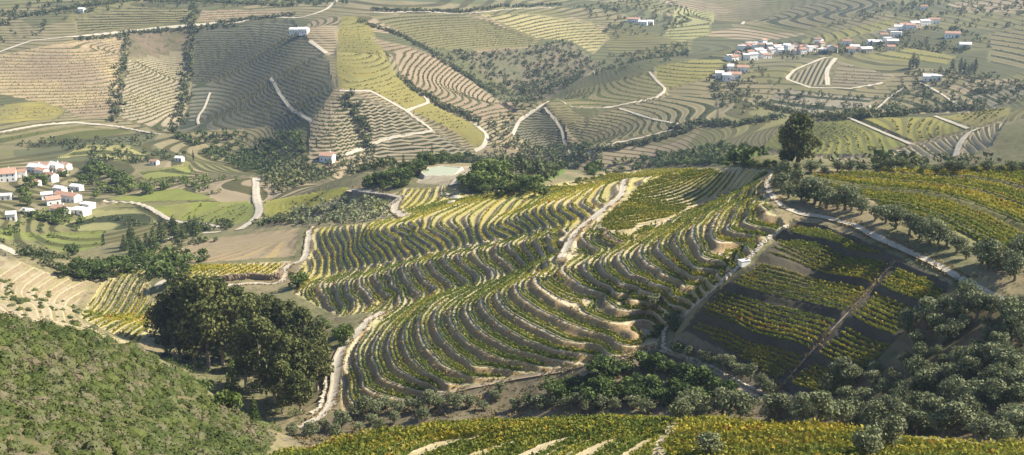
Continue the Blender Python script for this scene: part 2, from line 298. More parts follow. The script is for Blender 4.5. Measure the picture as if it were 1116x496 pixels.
G_VALE = patchy('valley_ground', (0.15,0.145,0.07), (0.25,0.20,0.115), (0.075,0.085,0.035), 0.03, 0.5, 0.3)
G_FARV = field_mat('far_slope_rows', (0.20,0.172,0.095), (0.068,0.068,0.03), (0.155,0.14,0.07), hi=0.46, cover=0.6, patch=0.009)
G_BANK = patchy('gully_earth', (0.20,0.165,0.11), (0.15,0.125,0.08), (0.10,0.10,0.05), 0.09, 0.9)
BR, DK, OL, YG, PK = (0.27,0.225,0.15), (0.165,0.15,0.105), (0.185,0.163,0.08), (0.20,0.183,0.06), (0.25,0.19,0.125)
vG, vD, vY = (0.07,0.08,0.026), (0.036,0.044,0.019), (0.23,0.21,0.04)
PLOTS = []   # name, label, polygon, mode, step, amplitude, material
def plot(name, label, c, pts, mode, dz, amp, mat): PLOTS.append(dict(name=name, label=label, poly=px(c, pts), mode=mode, dz=dz, amp=amp, mat=mat))
MC = {}
def FM(soil, vine, **k):
    key = (soil, vine, tuple(sorted(k.items())))
    if key not in MC: MC[key] = field_mat('field_rows_%d' % len(MC), soil, vine, **k)
    return MC[key]
# far slopes, left
plot('vineyard_field','shade-darkened contour-terraced vineyard folding round the shaded far hollow','A',[(622,100),(760,72),(930,66),(960,112),(1040,180),(1050,240),(1058,292),(990,384),(800,410),(560,420),(600,340),(612,200)],'contour',2.38,0.80,FM((0.125,0.12,0.085),(0.035,0.045,0.022),hi=0.62,cover=0.6))  # dark vines; soil and leaf colours darkened further to imitate the slope's shade
plot('vineyard_field','brown striped vineyard between two dark tree lines','A',[(405,190),(600,172),(600,300),(570,390),(522,415),(372,370)],'contour',1.94,0.64,FM(BR,vG,hi=0.42,cover=0.5))
plot('bare_field','pale brown bare slope left of the tree lines','A',[(30,170),(240,130),(388,120),(366,370),(260,380),(205,345),(0,300),(-60,300),(-60,190)],'contour',1.94,0.40,FM(PK,vG,soil2=(0.36,0.28,0.15),hi=0.3,cover=0.42))
plot('green_field','small green plot above the far left road','A',[(-40,345),(130,322),(205,352),(180,380),(-40,395)],'contour',2.16,0.24,FM(OL,YG,hi=0.8,cover=0.9))
plot('bare_field','brown strip field above the upper far road','A',[(640,28),(920,30),(930,50),(622,78)],'contour',2.16,0.32,FM(PK,vG,hi=0.35,cover=0.5))
plot('vineyard_field','dull olive terraces above the far road','A',[(235,60),(420,20),(602,25),(598,72),(400,92),(250,110)],'contour',2.16,0.64,FM(OL,vD,hi=0.5,cover=0.55))
plot('scrub_field','scrubby plot with crossing tracks between tree lines','A',[(404,112),(600,92),(600,165),(500,185),(404,180)],'none',1,0,patchy('scrub_field_soil',(0.17,0.13,0.085),(0.11,0.10,0.05),(0.06,0.065,0.03),0.03,0.15,0.5))
plot('green_field','greenish strip below the far left road','A',[(-40,432),(250,404),(430,415),(300,440),(-40,460)],'contour',2.16,0.24,FM(OL,vG,hi=0.6))
plot('vineyard_field','brown and dark terraced slope below the yellow spur','P',[(337,134),(360,107),(390,104),(435,121),(473,141),(507,162),(514,171),(380,173),(335,178)],'contour',2.30,1,FM(BR,vD,hi=0.55,cover=0.65))
plot('vineyard_field','bright yellow-green vineyard along the upper spur crest','B',[(-10,130),(0,60),(55,55),(90,75),(160,200),(180,240),(250,300),(285,325),(215,350),(100,288),(-10,282)],'contour',1.98,0.24,FM(YG,(0.17,0.155,0.05),hi=0.5,cover=0.9))
plot('vineyard_field','rounded yellow-green tongue of vineyard with track border','B',[(222,350),(290,327),(430,397),(468,430),(462,463),(430,473),(360,418)],'contour',1.80,0.24,FM(YG,(0.165,0.15,0.048),hi=0.5,cover=0.9))
plot('bare_field','pinkish brown field of fine rows down the spur','B',[(100,120),(212,146),(330,192),(560,360),(480,386),(430,380),(280,310),(195,245),(182,200)],'contour',1.98,0.56,FM(PK,vG,hi=0.4,cover=0.42))
plot('vineyard_field','olive striped vineyard below the top road','B',[(90,48),(400,45),(615,130),(590,150),(350,160),(280,150),(180,92)],'contour',1.87,0.48,FM(OL,vG,hi=0.5))
plot('vineyard_field','straw coloured terraces below the red roofed farm','B',[(440,45),(620,45),(800,72),(860,122),(805,172),(730,130),(632,125)],'contour',2.45,0.64,FM((0.29,0.25,0.12),vG,hi=0.4,cover=0.5))
plot('scrub_slope','grey-green scrub slope in the far middle','B',[(350,168),(600,155),(720,135),(800,185),(820,212),(750,270),(640,325),(480,250)],'none',1,0,patchy('far_scrub_soil',(0.12,0.115,0.065),(0.16,0.13,0.085),(0.06,0.07,0.03),0.03,0.2,0.6))
plot('vineyard_field','dark terraces on the snout of the middle spur','B',[(520,402),(640,345),(716,410),(728,490),(600,462)],'contour',1.87,1,FM(DK,vD,hi=0.6,cover=0.7))
plot('vineyard_field','green terraced vineyard ringed by a track on middle spur','B',[(690,317),(760,282),(980,234),(1036,282),(1025,300),(900,330),(830,342),(740,343)],'contour',1.87,0.64,FM(OL,vG,hi=0.55,cover=0.6))
plot('vineyard_field','long olive terraces along the middle spur flank','B',[(720,410),(850,350),(1040,306),(1109,300),(1200,300),(1200,390),(1109,398),(900,440),(780,482)],'contour',1.87,0.80,FM((0.22,0.19,0.10),vD,hi=0.5,cover=0.62))
plot('green_field','small bright green meadow in the valley bottom','E',[(605,108),(680,66),(732,66),(690,96),(640,116)],'none',1,0,FM((0.11,0.16,0.035),(0.10,0.15,0.03)))
plot('bare_slope','bald brown slope behind the pond','E',[(430,5),(560,5),(590,40),(540,80),(480,75)],'none',1,0,patchy('bald_earth',(0.25,0.19,0.12),(0.19,0.16,0.09),(0.14,0.13,0.06),0.03,0.2,0.4))
# far slopes, right
plot('vineyard_field','fan shaped vineyard bordered by white tracks below the village','C',[(352,250),(470,186),(505,188),(478,268),(432,276)],'rows',4.6,0.3,FM((0.26,0.22,0.14),vD,hi=0.5,cover=0.6))
plot('vineyard_field','grey-brown vineyard right of the white track below the village','C',[(516,195),(700,240),(660,260),(560,278),(492,270)],'contour',1.26,0.24,FM((0.20,0.17,0.11),(0.09,0.085,0.045),hi=0.5,cover=0.7))
plot('vineyard_field','yellowish terraces left of the village','C',[(0,200),(160,167),(165,200),(90,250),(0,272),(-60,290),(-60,215)],'contour',1.73,0.80,FM(YG,vD,hi=0.4,cover=0.6))
plot('vineyard_field','green convex vineyard behind the lone tree','C',[(450,387),(545,378),(740,460),(620,490),(460,490),(270,470),(330,412)],'contour',1.44,0.24,FM((0.15,0.155,0.05),(0.16,0.165,0.045),hi=0.7,cover=0.9))
plot('vineyard_field','green vineyard between the two white diagonal tracks','C',[(585,372),(818,372),(925,410),(760,452)],'contour',1.44,0.24,FM((0.16,0.155,0.055),(0.17,0.165,0.05),hi=0.7,cover=0.9))
plot('vineyard_field','brownish vineyard right of the upper diagonal track','C',[(842,370),(1060,342),(1075,360),(960,403)],'contour',1.44,0.24,FM((0.19,0.165,0.07),(0.16,0.15,0.05),hi=0.7,cover=0.9))
plot('vineyard_field','pale scalloped terraces beside the forked white track','C',[(600,492),(760,462),(930,416),(1050,382),(1000,470),(880,505)],'contour',1.98,1,FM((0.36,0.30,0.19),vD,hi=0.42,cover=0.6))
plot('green_field','yellow-green shoulder right of the village','C',[(590,176),(740,152),(900,180),(860,205),(740,195),(640,187)],'contour',1.87,0.48,FM(YG,vG,hi=0.4))
plot('vineyard_field','olive terraces below the cypress house','C',[(632,340),(700,292),(800,267),(855,310),(895,345)],'contour',1.87,0.80,FM(OL,vD,hi=0.5,cover=0.6))
plot('vineyard_field','grey-green terraces at the far right under the trees','C',[(900,302),(1080,262),(1140,300),(1000,350)],'contour',1.87,0.80,FM((0.20,0.18,0.12),vD,hi=0.5,cover=0.6))
plot('olive_field','grey field dotted with small trees below the fan vineyard','C',[(280,330),(335,283),(640,312),(600,340),(440,360)],'contour',2.16,0.64,FM((0.21,0.185,0.13),vD,hi=0.4,cover=0.55))
plot('vineyard_field','dusky terraces on the hazy hill behind the village','C',[(250,72),(400,10),(600,-10),(685,8),(420,95)],'contour',3.24,0.80,FM(OL,vD,hi=0.55,cover=0.6))
plot('green_field','pale striped field near the top right valley','C',[(0,20),(120,40),(110,108),(25,135),(-40,120)],'contour',2.16,0.40,FM((0.25,0.24,0.11),vG,hi=0.4))
plot('vineyard_field','terraces climbing the far right edge','C',[(1000,105),(1170,70),(1170,230),(1000,200)],'contour',2.16,0.80,FM(OL,vD,hi=0.5,cover=0.6))
plot('vineyard_field','yellowish ridge terraces under the upper right hamlet','C',[(380,130),(560,85),(700,60),(690,85),(540,120),(430,140)],'contour',2.16,0.64,FM(YG,vG,hi=0.4))
# left valley
plot('vineyard_field','green-yellow vineyard under the curving valley road','D',[(455,190),(640,172),(790,170),(812,192),(800,228),(740,252),(560,232),(495,202)],'contour',2.0,0.4,FM((0.20,0.20,0.06),(0.14,0.165,0.04),hi=0.6,cover=0.8))
plot('vineyard_field','bright yellow-green vineyard right of the white valley road','D',[(840,172),(1105,128),(1109,140),(1040,182),(835,250)],'contour',1.8,0.3,FM((0.30,0.28,0.06),(0.26,0.25,0.05),hi=0.6,cover=0.9))
plot('green_field','bright green meadow strip beside the hamlet','D',[(330,160),(560,130),(690,164),(430,172)],'none',1,0,FM((0.17,0.19,0.045),(0.15,0.17,0.04)))
plot('vineyard_field','dark curved terraces below the hamlet','D',[(190,240),(300,190),(430,190),(530,240),(400,262),(250,270)],'contour',3.2,1.4,FM((0.22,0.21,0.09),(0.035,0.045,0.02),hi=0.4,cover=0.8))
plot('green_field','grassy green slope at the left edge below the hamlet','D',[(-40,258),(130,280),(330,270),(330,320),(210,350),(120,302),(-40,290)],'contour',2.4,0.7,FM((0.16,0.18,0.05),vG,hi=0.4))
plot('bare_field','smooth brown ploughed field above the loop road','D',[(560,330),(680,292),(945,258),(936,348),(640,368),(512,358)],'contour',2.4,0.25,FM((0.28,0.22,0.135),(0.25,0.20,0.115),hi=0.3,cover=0.6))
plot('green_field','small terraced green plot above the valley road','D',[(440,80),(600,60),(622,90),(470,110)],'contour',2.0,0.6,FM((0.20,0.21,0.06),vG,hi=0.4))
plot('vineyard_plot','yellow-green terraced vineyard below the loop road','P',[(96,330),(110,308),(144,292),(171,287),(166,304),(160,320),(172,335),(165,360),(150,375),(110,358),(85,345)],'rows',2.4,1,G_TERR2)
plot('vineyard_field','tan meadow field with a curved terrace wall behind the hamlet','D',[(180,40),(260,0),(420,0),(480,30),(420,55),(280,30)],'contour',3,0.8,FM((0.27,0.25,0.10),vG,hi=0.3))
plot('sandy_slope','bare sandy earth slope with worn terraces','P',[(-30,262),(20,285),(60,300),(102,308),(85,330),(80,345),(110,362),(165,384),(160,392),(95,372),(0,348),(-30,345)],'contour',1.5,0.9,terrace_mat('worn_earth',(0.34,0.285,0.185),(0.27,0.235,0.115),(0.24,0.19,0.12),(0.19,0.17,0.08)))
plot('vineyard_field','yellow slope at the foot of the pond hill','C1',[(-60,200),(0,182),(318,142),(262,190),(0,292),(-60,300)],'contour',1.5,0.3,FM((0.30,0.28,0.06),(0.25,0.24,0.05),hi=0.6,cover=0.9))
plot('olive_field','pale olive grove slope below the pond road','C1',[(0,292),(270,195),(480,212),(600,255),(560,312),(400,342),(-20,372)],'contour',2.0,0.6,FM((0.27,0.23,0.15),(0.15,0.145,0.09),hi=0.45,cover=0.6))
plot('pond_bank','bare earth bank round the pond','P',[(452,199),(462,184),(515,180),(520,192),(505,200),(488,203)],'none',1,0,patchy('pond_earth',(0.36,0.31,0.22),(0.26,0.22,0.15),(0.18,0.16,0.10),0.1,0.7))
# the near hills
plot('terraced_hill','pale terraces of the low nose inside the loop road','P',[(186,296),(205,289),(245,288),(300,286),(318,285),(312,298),(300,304),(280,302),(240,304),(200,306)],'rows',2.6,1,G_NOSE)
plot('terraced_hill','striped yellow terraces on the back spur of the central hill','P',[(338,274),(337,249),(400,243),(430,236),(412,232),(402,225),(440,205),(470,205),(484,201),(490,208),(510,212),(550,207),(600,201),(660,190),(700,184),(760,183),(740,193),(700,203),(677,212),(640,240),(618,246),(600,245),(570,255),(540,261),(500,268),(468,275),(438,282),(395,290),(372,296),(324,312),(322,300)],'contour',1.2,1,G_TERR2)
plot('terraced_hill','broad vine terraces wrapping the front and middle spurs','P',[(375,451),(440,439),(500,423),(560,411),(609,403),(650,394),(712,383),(724,355),(745,343),(773,319),(811,283),(832,262),(855,246),(842,226),(834,212),(833,198),(842,186),(800,184),(760,184),(740,193),(700,203),(677,212),(640,240),(618,246),(600,245),(570,255),(540,261),(500,268),(468,275),(438,282),(395,290),(372,296),(324,312),(318,320),(330,325),(346,334),(372,345),(405,340),(385,360),(374,384),(370,420)],'contour',2.0,1,G_TERR)
plot('terraced_hill','gently sloping upper saddle of the central hill covered in rows','P',[(700,246),(722,240),(744,231),(770,217),(800,205),(832,196),(840,187),(800,185),(760,185),(735,189),(712,194),(690,205),(683,216),(668,227),(655,239),(650,247),(670,253),(690,251)],'rows',2.3,0.5,G_TERR2)
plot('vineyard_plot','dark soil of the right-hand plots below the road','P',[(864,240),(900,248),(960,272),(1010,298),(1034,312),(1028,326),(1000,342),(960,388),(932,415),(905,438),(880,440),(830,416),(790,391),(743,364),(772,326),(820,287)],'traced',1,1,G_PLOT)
plot('vineyard_plot','golden vineyard on the rounded shoulder at upper right','P',[(880,191),(950,186),(1040,185),(1150,185),(1150,296),(1080,272),(1040,252),(1000,238),(960,224),(930,211),(895,204)],'rows',2.25,1,G_GOLD)
plot('vineyard_plot','bright soil of the near vineyard ridge','P',[(290,500),(320,489),(400,472),(500,463),(600,459),(690,457),(735,457),(728,470),(712,500),(700,520),(290,520)],'traced',1,0.6,G_FORE)
plot('vineyard_plot','pale ground under the golden vines at bottom right','P',[(735,457),(800,461),(900,464),(1000,478),(1060,487),(1150,485),(1150,530),(712,530),(716,490),(728,470)],'rows',1.7,0,G_FORE)
plot('scrub_hillside','earth of the scrub hillside at lower left','P',[(-90,335),(0,345),(100,365),(165,388),(230,432),(300,476),(285,500),(250,540),(-90,540)],'none',1,0,G_SCRUB)
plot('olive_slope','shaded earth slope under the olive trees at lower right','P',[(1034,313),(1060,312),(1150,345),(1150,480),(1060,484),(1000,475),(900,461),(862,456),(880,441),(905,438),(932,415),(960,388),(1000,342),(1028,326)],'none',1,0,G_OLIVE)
plot('gully_bank','brown earth bank and gully below the long path','P',[(372,452),(440,440),(500,424),(560,412),(609,404),(650,395),(712,384),(748,362),(790,386),(830,412),(878,440),(860,456),(800,459),(700,455),(600,457),(500,461),(400,468),(330,488),(305,478),(330,465)],'none',1,0,G_BANK)

# ------------------------------------------------------------------ tracks (pixel lines, width in metres)
ROADS = [
 ('track','pale track climbing the central hill','P',[(612,281),(616,274),(621,262),(630,250),(640,242.6),(661,226),(677,213),(680,204),(677,199),(684,195),(696,188),(712,185),(735,182)],2.9),
 ('track','pale dirt road along the shoulder beside the olive row','F',[(372,76),(340,76),(310,85),(292,110),(300,150),(340,190),(400,214),(480,226),(570,250),(640,290),(720,325),(820,370),(930,435),(1040,490),(1120,530)],2.1),
 ('footpath','long earthen path along the foot of the front terraces','P',[(375,458),(440,442),(500,425),(560,413),(609,405),(650,396),(700,386),(716,380)],1.1),
 ('footpath','stony path below the olive hedge','P',[(718,381),(745,391),(775,405),(805,423),(832,436)],1.5),
 ('track','rutted stone track beside the eucalyptus grove','P',[(326,466),(350,454),(361,442),(365,418),(367,395),(374,378),(390,362),(402,348),(418,340)],3.3),
 ('track','walled loop road round the terrace nose','D',[(500,445),(505,430),(530,425),(590,436),(660,445),(720,441),(800,434),(870,436),(900,428),(908,412),(900,396),(912,380),(935,370),(965,362),(975,340),(980,300),(985,268),(1000,252)],3.2),
 ('track','winding pale road below the pond','C1',[(660,310),(625,290),(592,255),(610,232),(650,205),(630,190),(560,182),(440,168),(330,150)],4.4),
 ('track','pale ramp up to the pond','P',[(512,188),(503,192),(497,197),(494,202)],4.5),
 ('road','white road down the valley past the green vineyard','D',[(815,100),(814,160),(825,190),(826,212),(800,240),(760,265)],5.5),
 ('road','winding pale road through the valley fields','D',[(700,272),(640,276),(590,280),(520,298),(478,322)],4.5),
 ('road','pale road above the yellow vineyard','D',[(440,378),(480,360),(520,335),(570,315)],5.0),
 ('road','curving road from the hamlet','D',[(330,172),(430,176),(470,190),(540,233),(590,245),(650,246),(700,257)],5.0),
 ('road','white road across the sandy left slope','D',[(-30,300),(0,316),(60,345),(140,396),(220,432),(300,430),(340,410)],5.5),
 ('road','upper far road across the left slopes','A',[(-40,178),(0,165),(100,130),(250,115),(420,98),(620,80),(760,70),(850,55),(960,58),(1040,30),(1075,0)],7.0),
 ('road','far road at the foot of the left slopes','A',[(-40,428),(0,420),(120,400),(240,391),(380,402),(520,430)],5.5),
 ('track','white track winding down from the far white house','A',[(985,130),(1040,170),(1070,220),(1090,260),(1060,290)],7.0),
 ('track','pale track through the shaded terraces','A',[(860,248),(890,300),(930,350),(990,385)],4.0),
 ('track','short pale track at the left of the shaded terraces','A',[(668,295),(650,345),(625,375),(632,395)],4.0),
 ('track','pale track zigzagging over the brown terraces','B',[(0,290),(100,290),(210,350),(300,415),(150,440),(20,492)],4.0),
 ('track','track at the waist of the yellow spur','B',[(215,352),(288,326),(262,300)],4.0),
 ('track','track round the tip of the yellow tongue','B',[(430,395),(472,430),(460,468),(430,480)],5.5),
 ('track','track along the crest of the middle spur','B',[(550,430),(570,385),(640,340),(760,275),(980,230)],4.5),
 ('track','pale track ringing the middle spur vineyard','B',[(985,230),(1000,250),(1040,285),(1015,305),(850,345),(740,345),(692,316)],4.0),
 ('track','track dropping down the snout of middle spur','B',[(650,345),(705,405),(715,450),(735,490)],3.5),
 ('track','pale track along the foot of middle spur','B',[(780,490),(870,455),(950,440),(1109,400)],4.5),
 ('track','thin track between the middle spur terraces','B',[(890,345),(1000,380),(1109,400)],3.5),
 ('track','white track up the left of the fan vineyard','C',[(430,280),(350,252),(380,225),(470,185),(500,182)],5.5),
 ('track','white track splitting the two vineyards below the village','C',[(510,185),(480,225),(485,272)],6.5),
 ('track','white track under the village vineyards','C',[(432,280),(560,281),(660,263)],4.0),
 ('track','white diagonal track behind the lone tree','C',[(550,375),(750,460)],3.2),
 ('track','white diagonal track nearer the right edge','C',[(825,370),(930,410)],3.2),
 ('track','forked white track through scalloped terraces','C',[(892,498),(905,455),(930,425),(962,410)],3.6),
 ('track','pale track below the cypress house','C',[(780,262),(850,300),(890,330),(950,346)],4.0),
 ('track','bent pale track at the far right terraces','C',[(618,335),(632,355),(690,300),(740,270)],3.0),
 ('road','top road across the far slope','B',[(110,38),(250,36),(400,41),(520,32),(620,27),(740,25)],6.0),
 ('road','short white road at the top right valley','C',[(213,78),(232,52),(240,20)],7.0)]
ROADS.append(('footpath','narrow stony stair path between the right-hand plots','P',[(976,284),(957,305),(938,326),(912,354),(880,388),(849,424)],0.45))
rn = N('pale_dirt'); ac = rn.math('ABSOLUTE', rn.math('ADD', rn.attr('across'), rn.math('MULTIPLY', rn.math('SUBTRACT', rn.noise(0.5, 3), 0.5), 0.35)))
rc = rn.mix(rn.step(rn.noise(0.25, 5), 0.4, 0.62), (0.41,0.37,0.295), (0.33,0.29,0.225)); rut = rn.math('SUBTRACT', 1.0, rn.step(rn.math('ABSOLUTE', rn.math('SUBTRACT', ac, 0.45)), 0.1, 0.3))
rc = rn.mix(rn.math('MULTIPLY', rut, 0.5), rc, (0.47,0.43,0.35)); rc = rn.mix(rn.math('MULTIPLY', rn.step(ac, 0.7, 0.98), 0.85), rc, (0.23,0.20,0.12)); rc = rn.mix(rn.step(rn.noise(2.2, 4, 0.7), 0.5, 0.75), rc, (0.31,0.26,0.19))
rn.color(rc).bump(rn.noise(3, 4, 0.7), 0.08); R_MAT = rn.m
RL = []
for nm, lab, c, pts, w in ROADS:
    q = dens(px(c, pts), 3.0); h = hit(q)[:, :2]
    keep = [0]
    for i in range(1, len(h)):
        d = np.hypot(*(h[i]-h[keep[-1]]))
        if 0.5 < d < 60: keep.append(i)
    h = h[keep]
    for _ in range(2): h[1:-1] = (h[:-2]+2*h[1:-1]+h[2:])/4
    s = np.concatenate([[0], np.cumsum(np.hypot(*(h[1:]-h[:-1]).T))]); m = max(3, int(s[-1]/(1.2 if h[:,1].min() < 500 else 3.0)))
    t = np.linspace(0, s[-1], m); RL.append((nm, lab, np.stack([np.interp(t, s, h[:,0]), np.interp(t, s, h[:,1])], -1), w*(0.72 if h[:,1].min() > 600 else 1.0)))

# ------------------------------------------------------------------ ground sheet: fine polar sampling, terraces cut into it
NB = 660
gbv = np.linspace(math.radians(-31.5), math.radians(31.5), NB)
segs = [(60,100,3),(100,130,1.2),(130,235,0.75),(235,400,0.5),(400,600,0.95),(600,900,2.1),(900,1400,3.0),(1400,1900,7),(1900,2900,40)]
grv = np.concatenate([np.arange(a, b, s) for a, b, s in segs]+[[2900.0]]); NR = len(grv)
def crw(f, n):
    i = np.clip(f.astype(int), 0, n-2); t = f-i; idx = np.stack([np.clip(i+k, 0, n-1) for k in (-1,0,1,2)], -1)
    w = np.stack([-0.5*t+t*t-0.5*t**3, 1-2.5*t*t+1.5*t**3, 0.5*t+2*t*t-1.5*t**3, -0.5*t*t+0.5*t**3], -1); return idx, w
ir, wr = crw(np.interp(grv, cr, np.arange(len(cr))), len(cr)); ib, wb = crw((gbv-AZ0)/(AZ1-AZ0)*(len(cb)-1), len(cb))
T1 = np.einsum('rkb,rk->rb', CZ[ir], wr); GZ = np.einsum('rbk,bk->rb', T1[:, ib], wb)
GX = grv[:,None]*np.sin(gbv)[None]; GY = grv[:,None]*np.cos(gbv)[None]
REG = np.full(GX.shape, -1, np.int32)
for i, p in enumerate(PLOTS):
    p['xy'] = hit(dens(p['poly'], 4.0, True))[:, :2]; REG[inside(p['xy'], GX, GY)] = i
def blur(a, n=1):
    for _ in range(n):
        a = a.copy(); a[1:-1] = (a[:-2]+2*a[1:-1]+a[2:])/4; a[:,1:-1] = (a[:,:-2]+2*a[:,1:-1]+a[:,2:])/4
    return a
ROADM = np.zeros(GX.shape, np.float32)
for nm, lab, h, w in RL:
    hs = h[::2] if len(h) > 40 else h
    r = np.hypot(hs[:,0], hs[:,1]); b = np.arctan2(hs[:,0], hs[:,1])
    for x, y, rr, bb in zip(hs[:,0], hs[:,1], r, b):
        R = w*0.5+1.6; i0, i1 = np.searchsorted(grv, [rr-R, rr+R]); j0, j1 = np.searchsorted(gbv, [bb-R/rr, bb+R/rr])
        if i1 <= i0 or j1 <= j0: continue
        d = np.hypot(GX[i0:i1, j0:j1]-x, GY[i0:i1, j0:j1]-y); ROADM[i0:i1, j0:j1] = np.maximum(ROADM[i0:i1, j0:j1], np.clip((R-d)/1.2, 0, 1))
TREAD = 0.64
def sfrac(f, tread): u = np.clip((f-tread)/(1-tread), 0, 1); return u*u*(3-2*u)*0.75+u*0.25
ROWDIR = {}
def rowdir(p, a, b, bw=None):
    h = hit([a, b])[:, :2]; d = h[1]-h[0]; d /= np.hypot(*d); n = np.array([-d[1], d[0]]); n = n if n[1] > 0 else -n; ROWDIR[p] = (h[0], n, d)
LAB = {p['label']: i for i, p in enumerate(PLOTS)}
I_FAN = LAB['fan shaped vineyard bordered by white tracks below the village']; I_RP = LAB['dark soil of the right-hand plots below the road']
I_UR = LAB['golden vineyard on the rounded shoulder at upper right']; I_FG = LAB['bright soil of the near vineyard ridge']; I_FR = LAB['pale ground under the golden vines at bottom right']
I_F = LAB['broad vine terraces wrapping the front and middle spurs']; I_B = LAB['striped yellow terraces on the back spur of the central hill']; I_LV = LAB['yellow-green terraced vineyard below the loop road']; I_N = LAB['pale terraces of the low nose inside the loop road']
rowdir(I_FAN, (884,68), (872,90)); I_SD = LAB['gently sloping upper saddle of the central hill covered in rows']; rowdir(I_SD, (715,243), (832,192)); rowdir(I_LV, (92,350), (160,300)); rowdir(I_N, (214,303), (240,290)); rowdir(I_UR, (966,215), (1100,262)); rowdir(I_FR, (760,470), (950,474))
TR = [(0,[(0,480),(100,440),(300,410),(560,395),(800,385),(1000,370)]),(2,[(110,495),(200,450),(320,420),(560,410),(750,395),(980,385)]),(4,[(300,495),(420,455),(560,430),(760,405),(970,395)]),
      (6,[(480,495),(560,460),(650,430),(760,415),(960,405)]),(8,[(650,495),(730,455),(830,430),(960,412)]),(10,[(830,495),(900,450),(980,420)])]
tq = np.concatenate([hit(px('H', p))[:, :2] for k, p in TR])/100; tv = np.concatenate([[k]*len(p) for k, p in TR]).astype(float); tw = tps_fit(tq, tv, 1e-3)
# dark banks between the right-hand plots: one every eight rows
T2 = [(0,[(857,251),(912,266),(967,281),(1010,299)]),(-8,[(830,281),(888,295),(947,308),(990,326)]),(-16,[(793,311),(853,326),(914,341),(960,363)]),(-24,[(747,348),(813,366),(880,385),(915,400)]),(-31,[(790,389),(850,411),(890,424)]),(6,[(880,241),(940,260)])]
t2q = np.concatenate([hit(p)[:, :2] for k, p in T2])/100; t2v = np.concatenate([[k]*len(p) for k, p in T2]).astype(float); t2w = tps_fit(t2q, t2v, 2e-3)
o2, n2, d2_ = ROWDIR[I_UR]
URB = sorted([float((hit([q])[0,:2]-o2)@n2) for q in [(1000,190),(1083,213),(1065,225),(1033,239),(1000,258)]])
def bankstep(s, B, w):
    """fraction 0..1 through each tier and height offset of the tier"""
    B = np.asarray(B); k = np.clip(np.searchsorted(B, s)-1, 0, len(B)-2); u = np.clip((s-B[k])/(B[k+1]-B[k]), 0, 1); return u, k
def relief(i, x, y, z):
    """terraced height and row phase of plot i"""
    p = PLOTS[i]
    if p['mode'] == 'contour':
        ph = (z-ZC)/p['dz']; k = np.floor(ph); return (k+sfrac(ph-k, TREAD))*p['dz']+ZC, ph
    if p['mode'] == 'rows':
        o, n, d = ROWDIR[i]; s = (x-o[0])*n[0]+(y-o[1])*n[1]; ph = s/p['dz']
        if i in (I_SD, I_LV, I_N): k_ = np.floor(ph/2); return z+0.8*(sfrac(ph/2-k_, 0.6)-(ph/2-k_)), ph
        if i == I_UR:
            B = URB; u, k = bankstep(s, B, 0); A = 1.1
            return z+A*(0.5-u)+A*np.clip((u-0.86)/0.14, 0, 1)-A*0.25, ph
        return z, ph
    if i == I_RP:
        ph = tps_eval(t2q, t2w, np.stack([np.ravel(x), np.ravel(y)], -1)/100).reshape(np.shape(x)); u = ph/8-np.floor(ph/8); A = 1.1; return z+A*(0.5-u)+A*np.clip((u-0.89)/0.11, 0, 1)-A*0.25, ph
    if p['mode'] == 'traced':
        ph = tps_eval(tq, tw, np.stack([np.ravel(x), np.ravel(y)], -1)/100).reshape(np.shape(x)); k = np.floor(ph/2); return z+0.9*(sfrac(ph/2-k, 0.65)-(ph/2-k)), ph
    return z, np.zeros_like(z)
PH = np.zeros(GX.shape, np.float32); GT = GZ.copy(); AMP = np.zeros(GX.shape)
for i, p in enumerate(PLOTS):
    m = REG == i
    if not m.any(): continue
    zt, ph = relief(i, GX[m], GY[m], GZ[m]); GT[m] = zt; PH[m] = ph; AMP[m] = p['amp']
fv = (REG < 0)&((GX**2+GY**2) > 640**2); ph = (GZ[fv]-ZC)/1.8+0.4*vnoise(GX[fv], GY[fv], 60, 8); k_ = np.floor(ph); GT[fv] = GZ[fv]+(k_+sfrac(ph-k_, TREAD)-ph)*1.8; PH[fv] = ph; AMP[fv] = 0.7; REG[fv] = -2
AMP = blur(AMP, 2)*(1-ROADM)
BUMPY = np.isin(REG, [k for k, p in enumerate(PLOTS) if p['mode'] == 'none'])|(REG < 0)
dz_ = blur((GT-GZ), 0)*AMP
nz = ((vnoise(GX, GY, 3.1, 1)-0.5)*0.5+(vnoise(GX, GY, 9.0, 2)-0.5)*0.9)*np.clip(1.25-grv/700, 0.0, 1)[:,None]
far = np.clip((grv-500)/300, 0, 1)[:,None]; nzf = (vnoise(GX, GY, 70, 3)-0.5)*6+(vnoise(GX, GY, 22, 4)-0.5)*1.2
fr_ = PH-np.floor(PH); small = (vnoise(GX, GY, 1.5, 5)-0.5)*np.where(fr_ > TREAD, 0.45, 0.15)+(vnoise(GX, GY, 6.0, 6)-0.5)*0.2
GH = GZ+dz_+(1-ROADM)*(np.where(BUMPY, nz+far*nzf, small*(1-far)))
def zt_at(x, y):
    """height of the built ground"""
    x = np.atleast_1d(np.asarray(x, float)); y = np.atleast_1d(np.asarray(y, float)); r = np.hypot(x, y); b = np.arctan2(x, y)
    fi = np.clip(np.interp(r, grv, np.arange(NR)), 0, NR-1.001); fj = np.clip((b-gbv[0])/(gbv[-1]-gbv[0])*(NB-1), 0, NB-1.001); i = fi.astype(int); j = fj.astype(int); u = fi-i; v = fj-j
    return (GH[i,j]*(1-u)+GH[i+1,j]*u)*(1-v)+(GH[i,j+1]*(1-u)+GH[i+1,j+1]*u)*v
idx = np.arange(NR*NB).reshape(NR, NB)
FQ = np.stack([idx[:-1,:-1], idx[:-1,1:], idx[1:,1:], idx[1:,:-1]], -1).reshape(-1, 4); FR_ = REG[:-1,:-1].ravel()
VV = np.stack([GX, GY, GH], -1).reshape(-1, 3); PHF = PH.ravel()
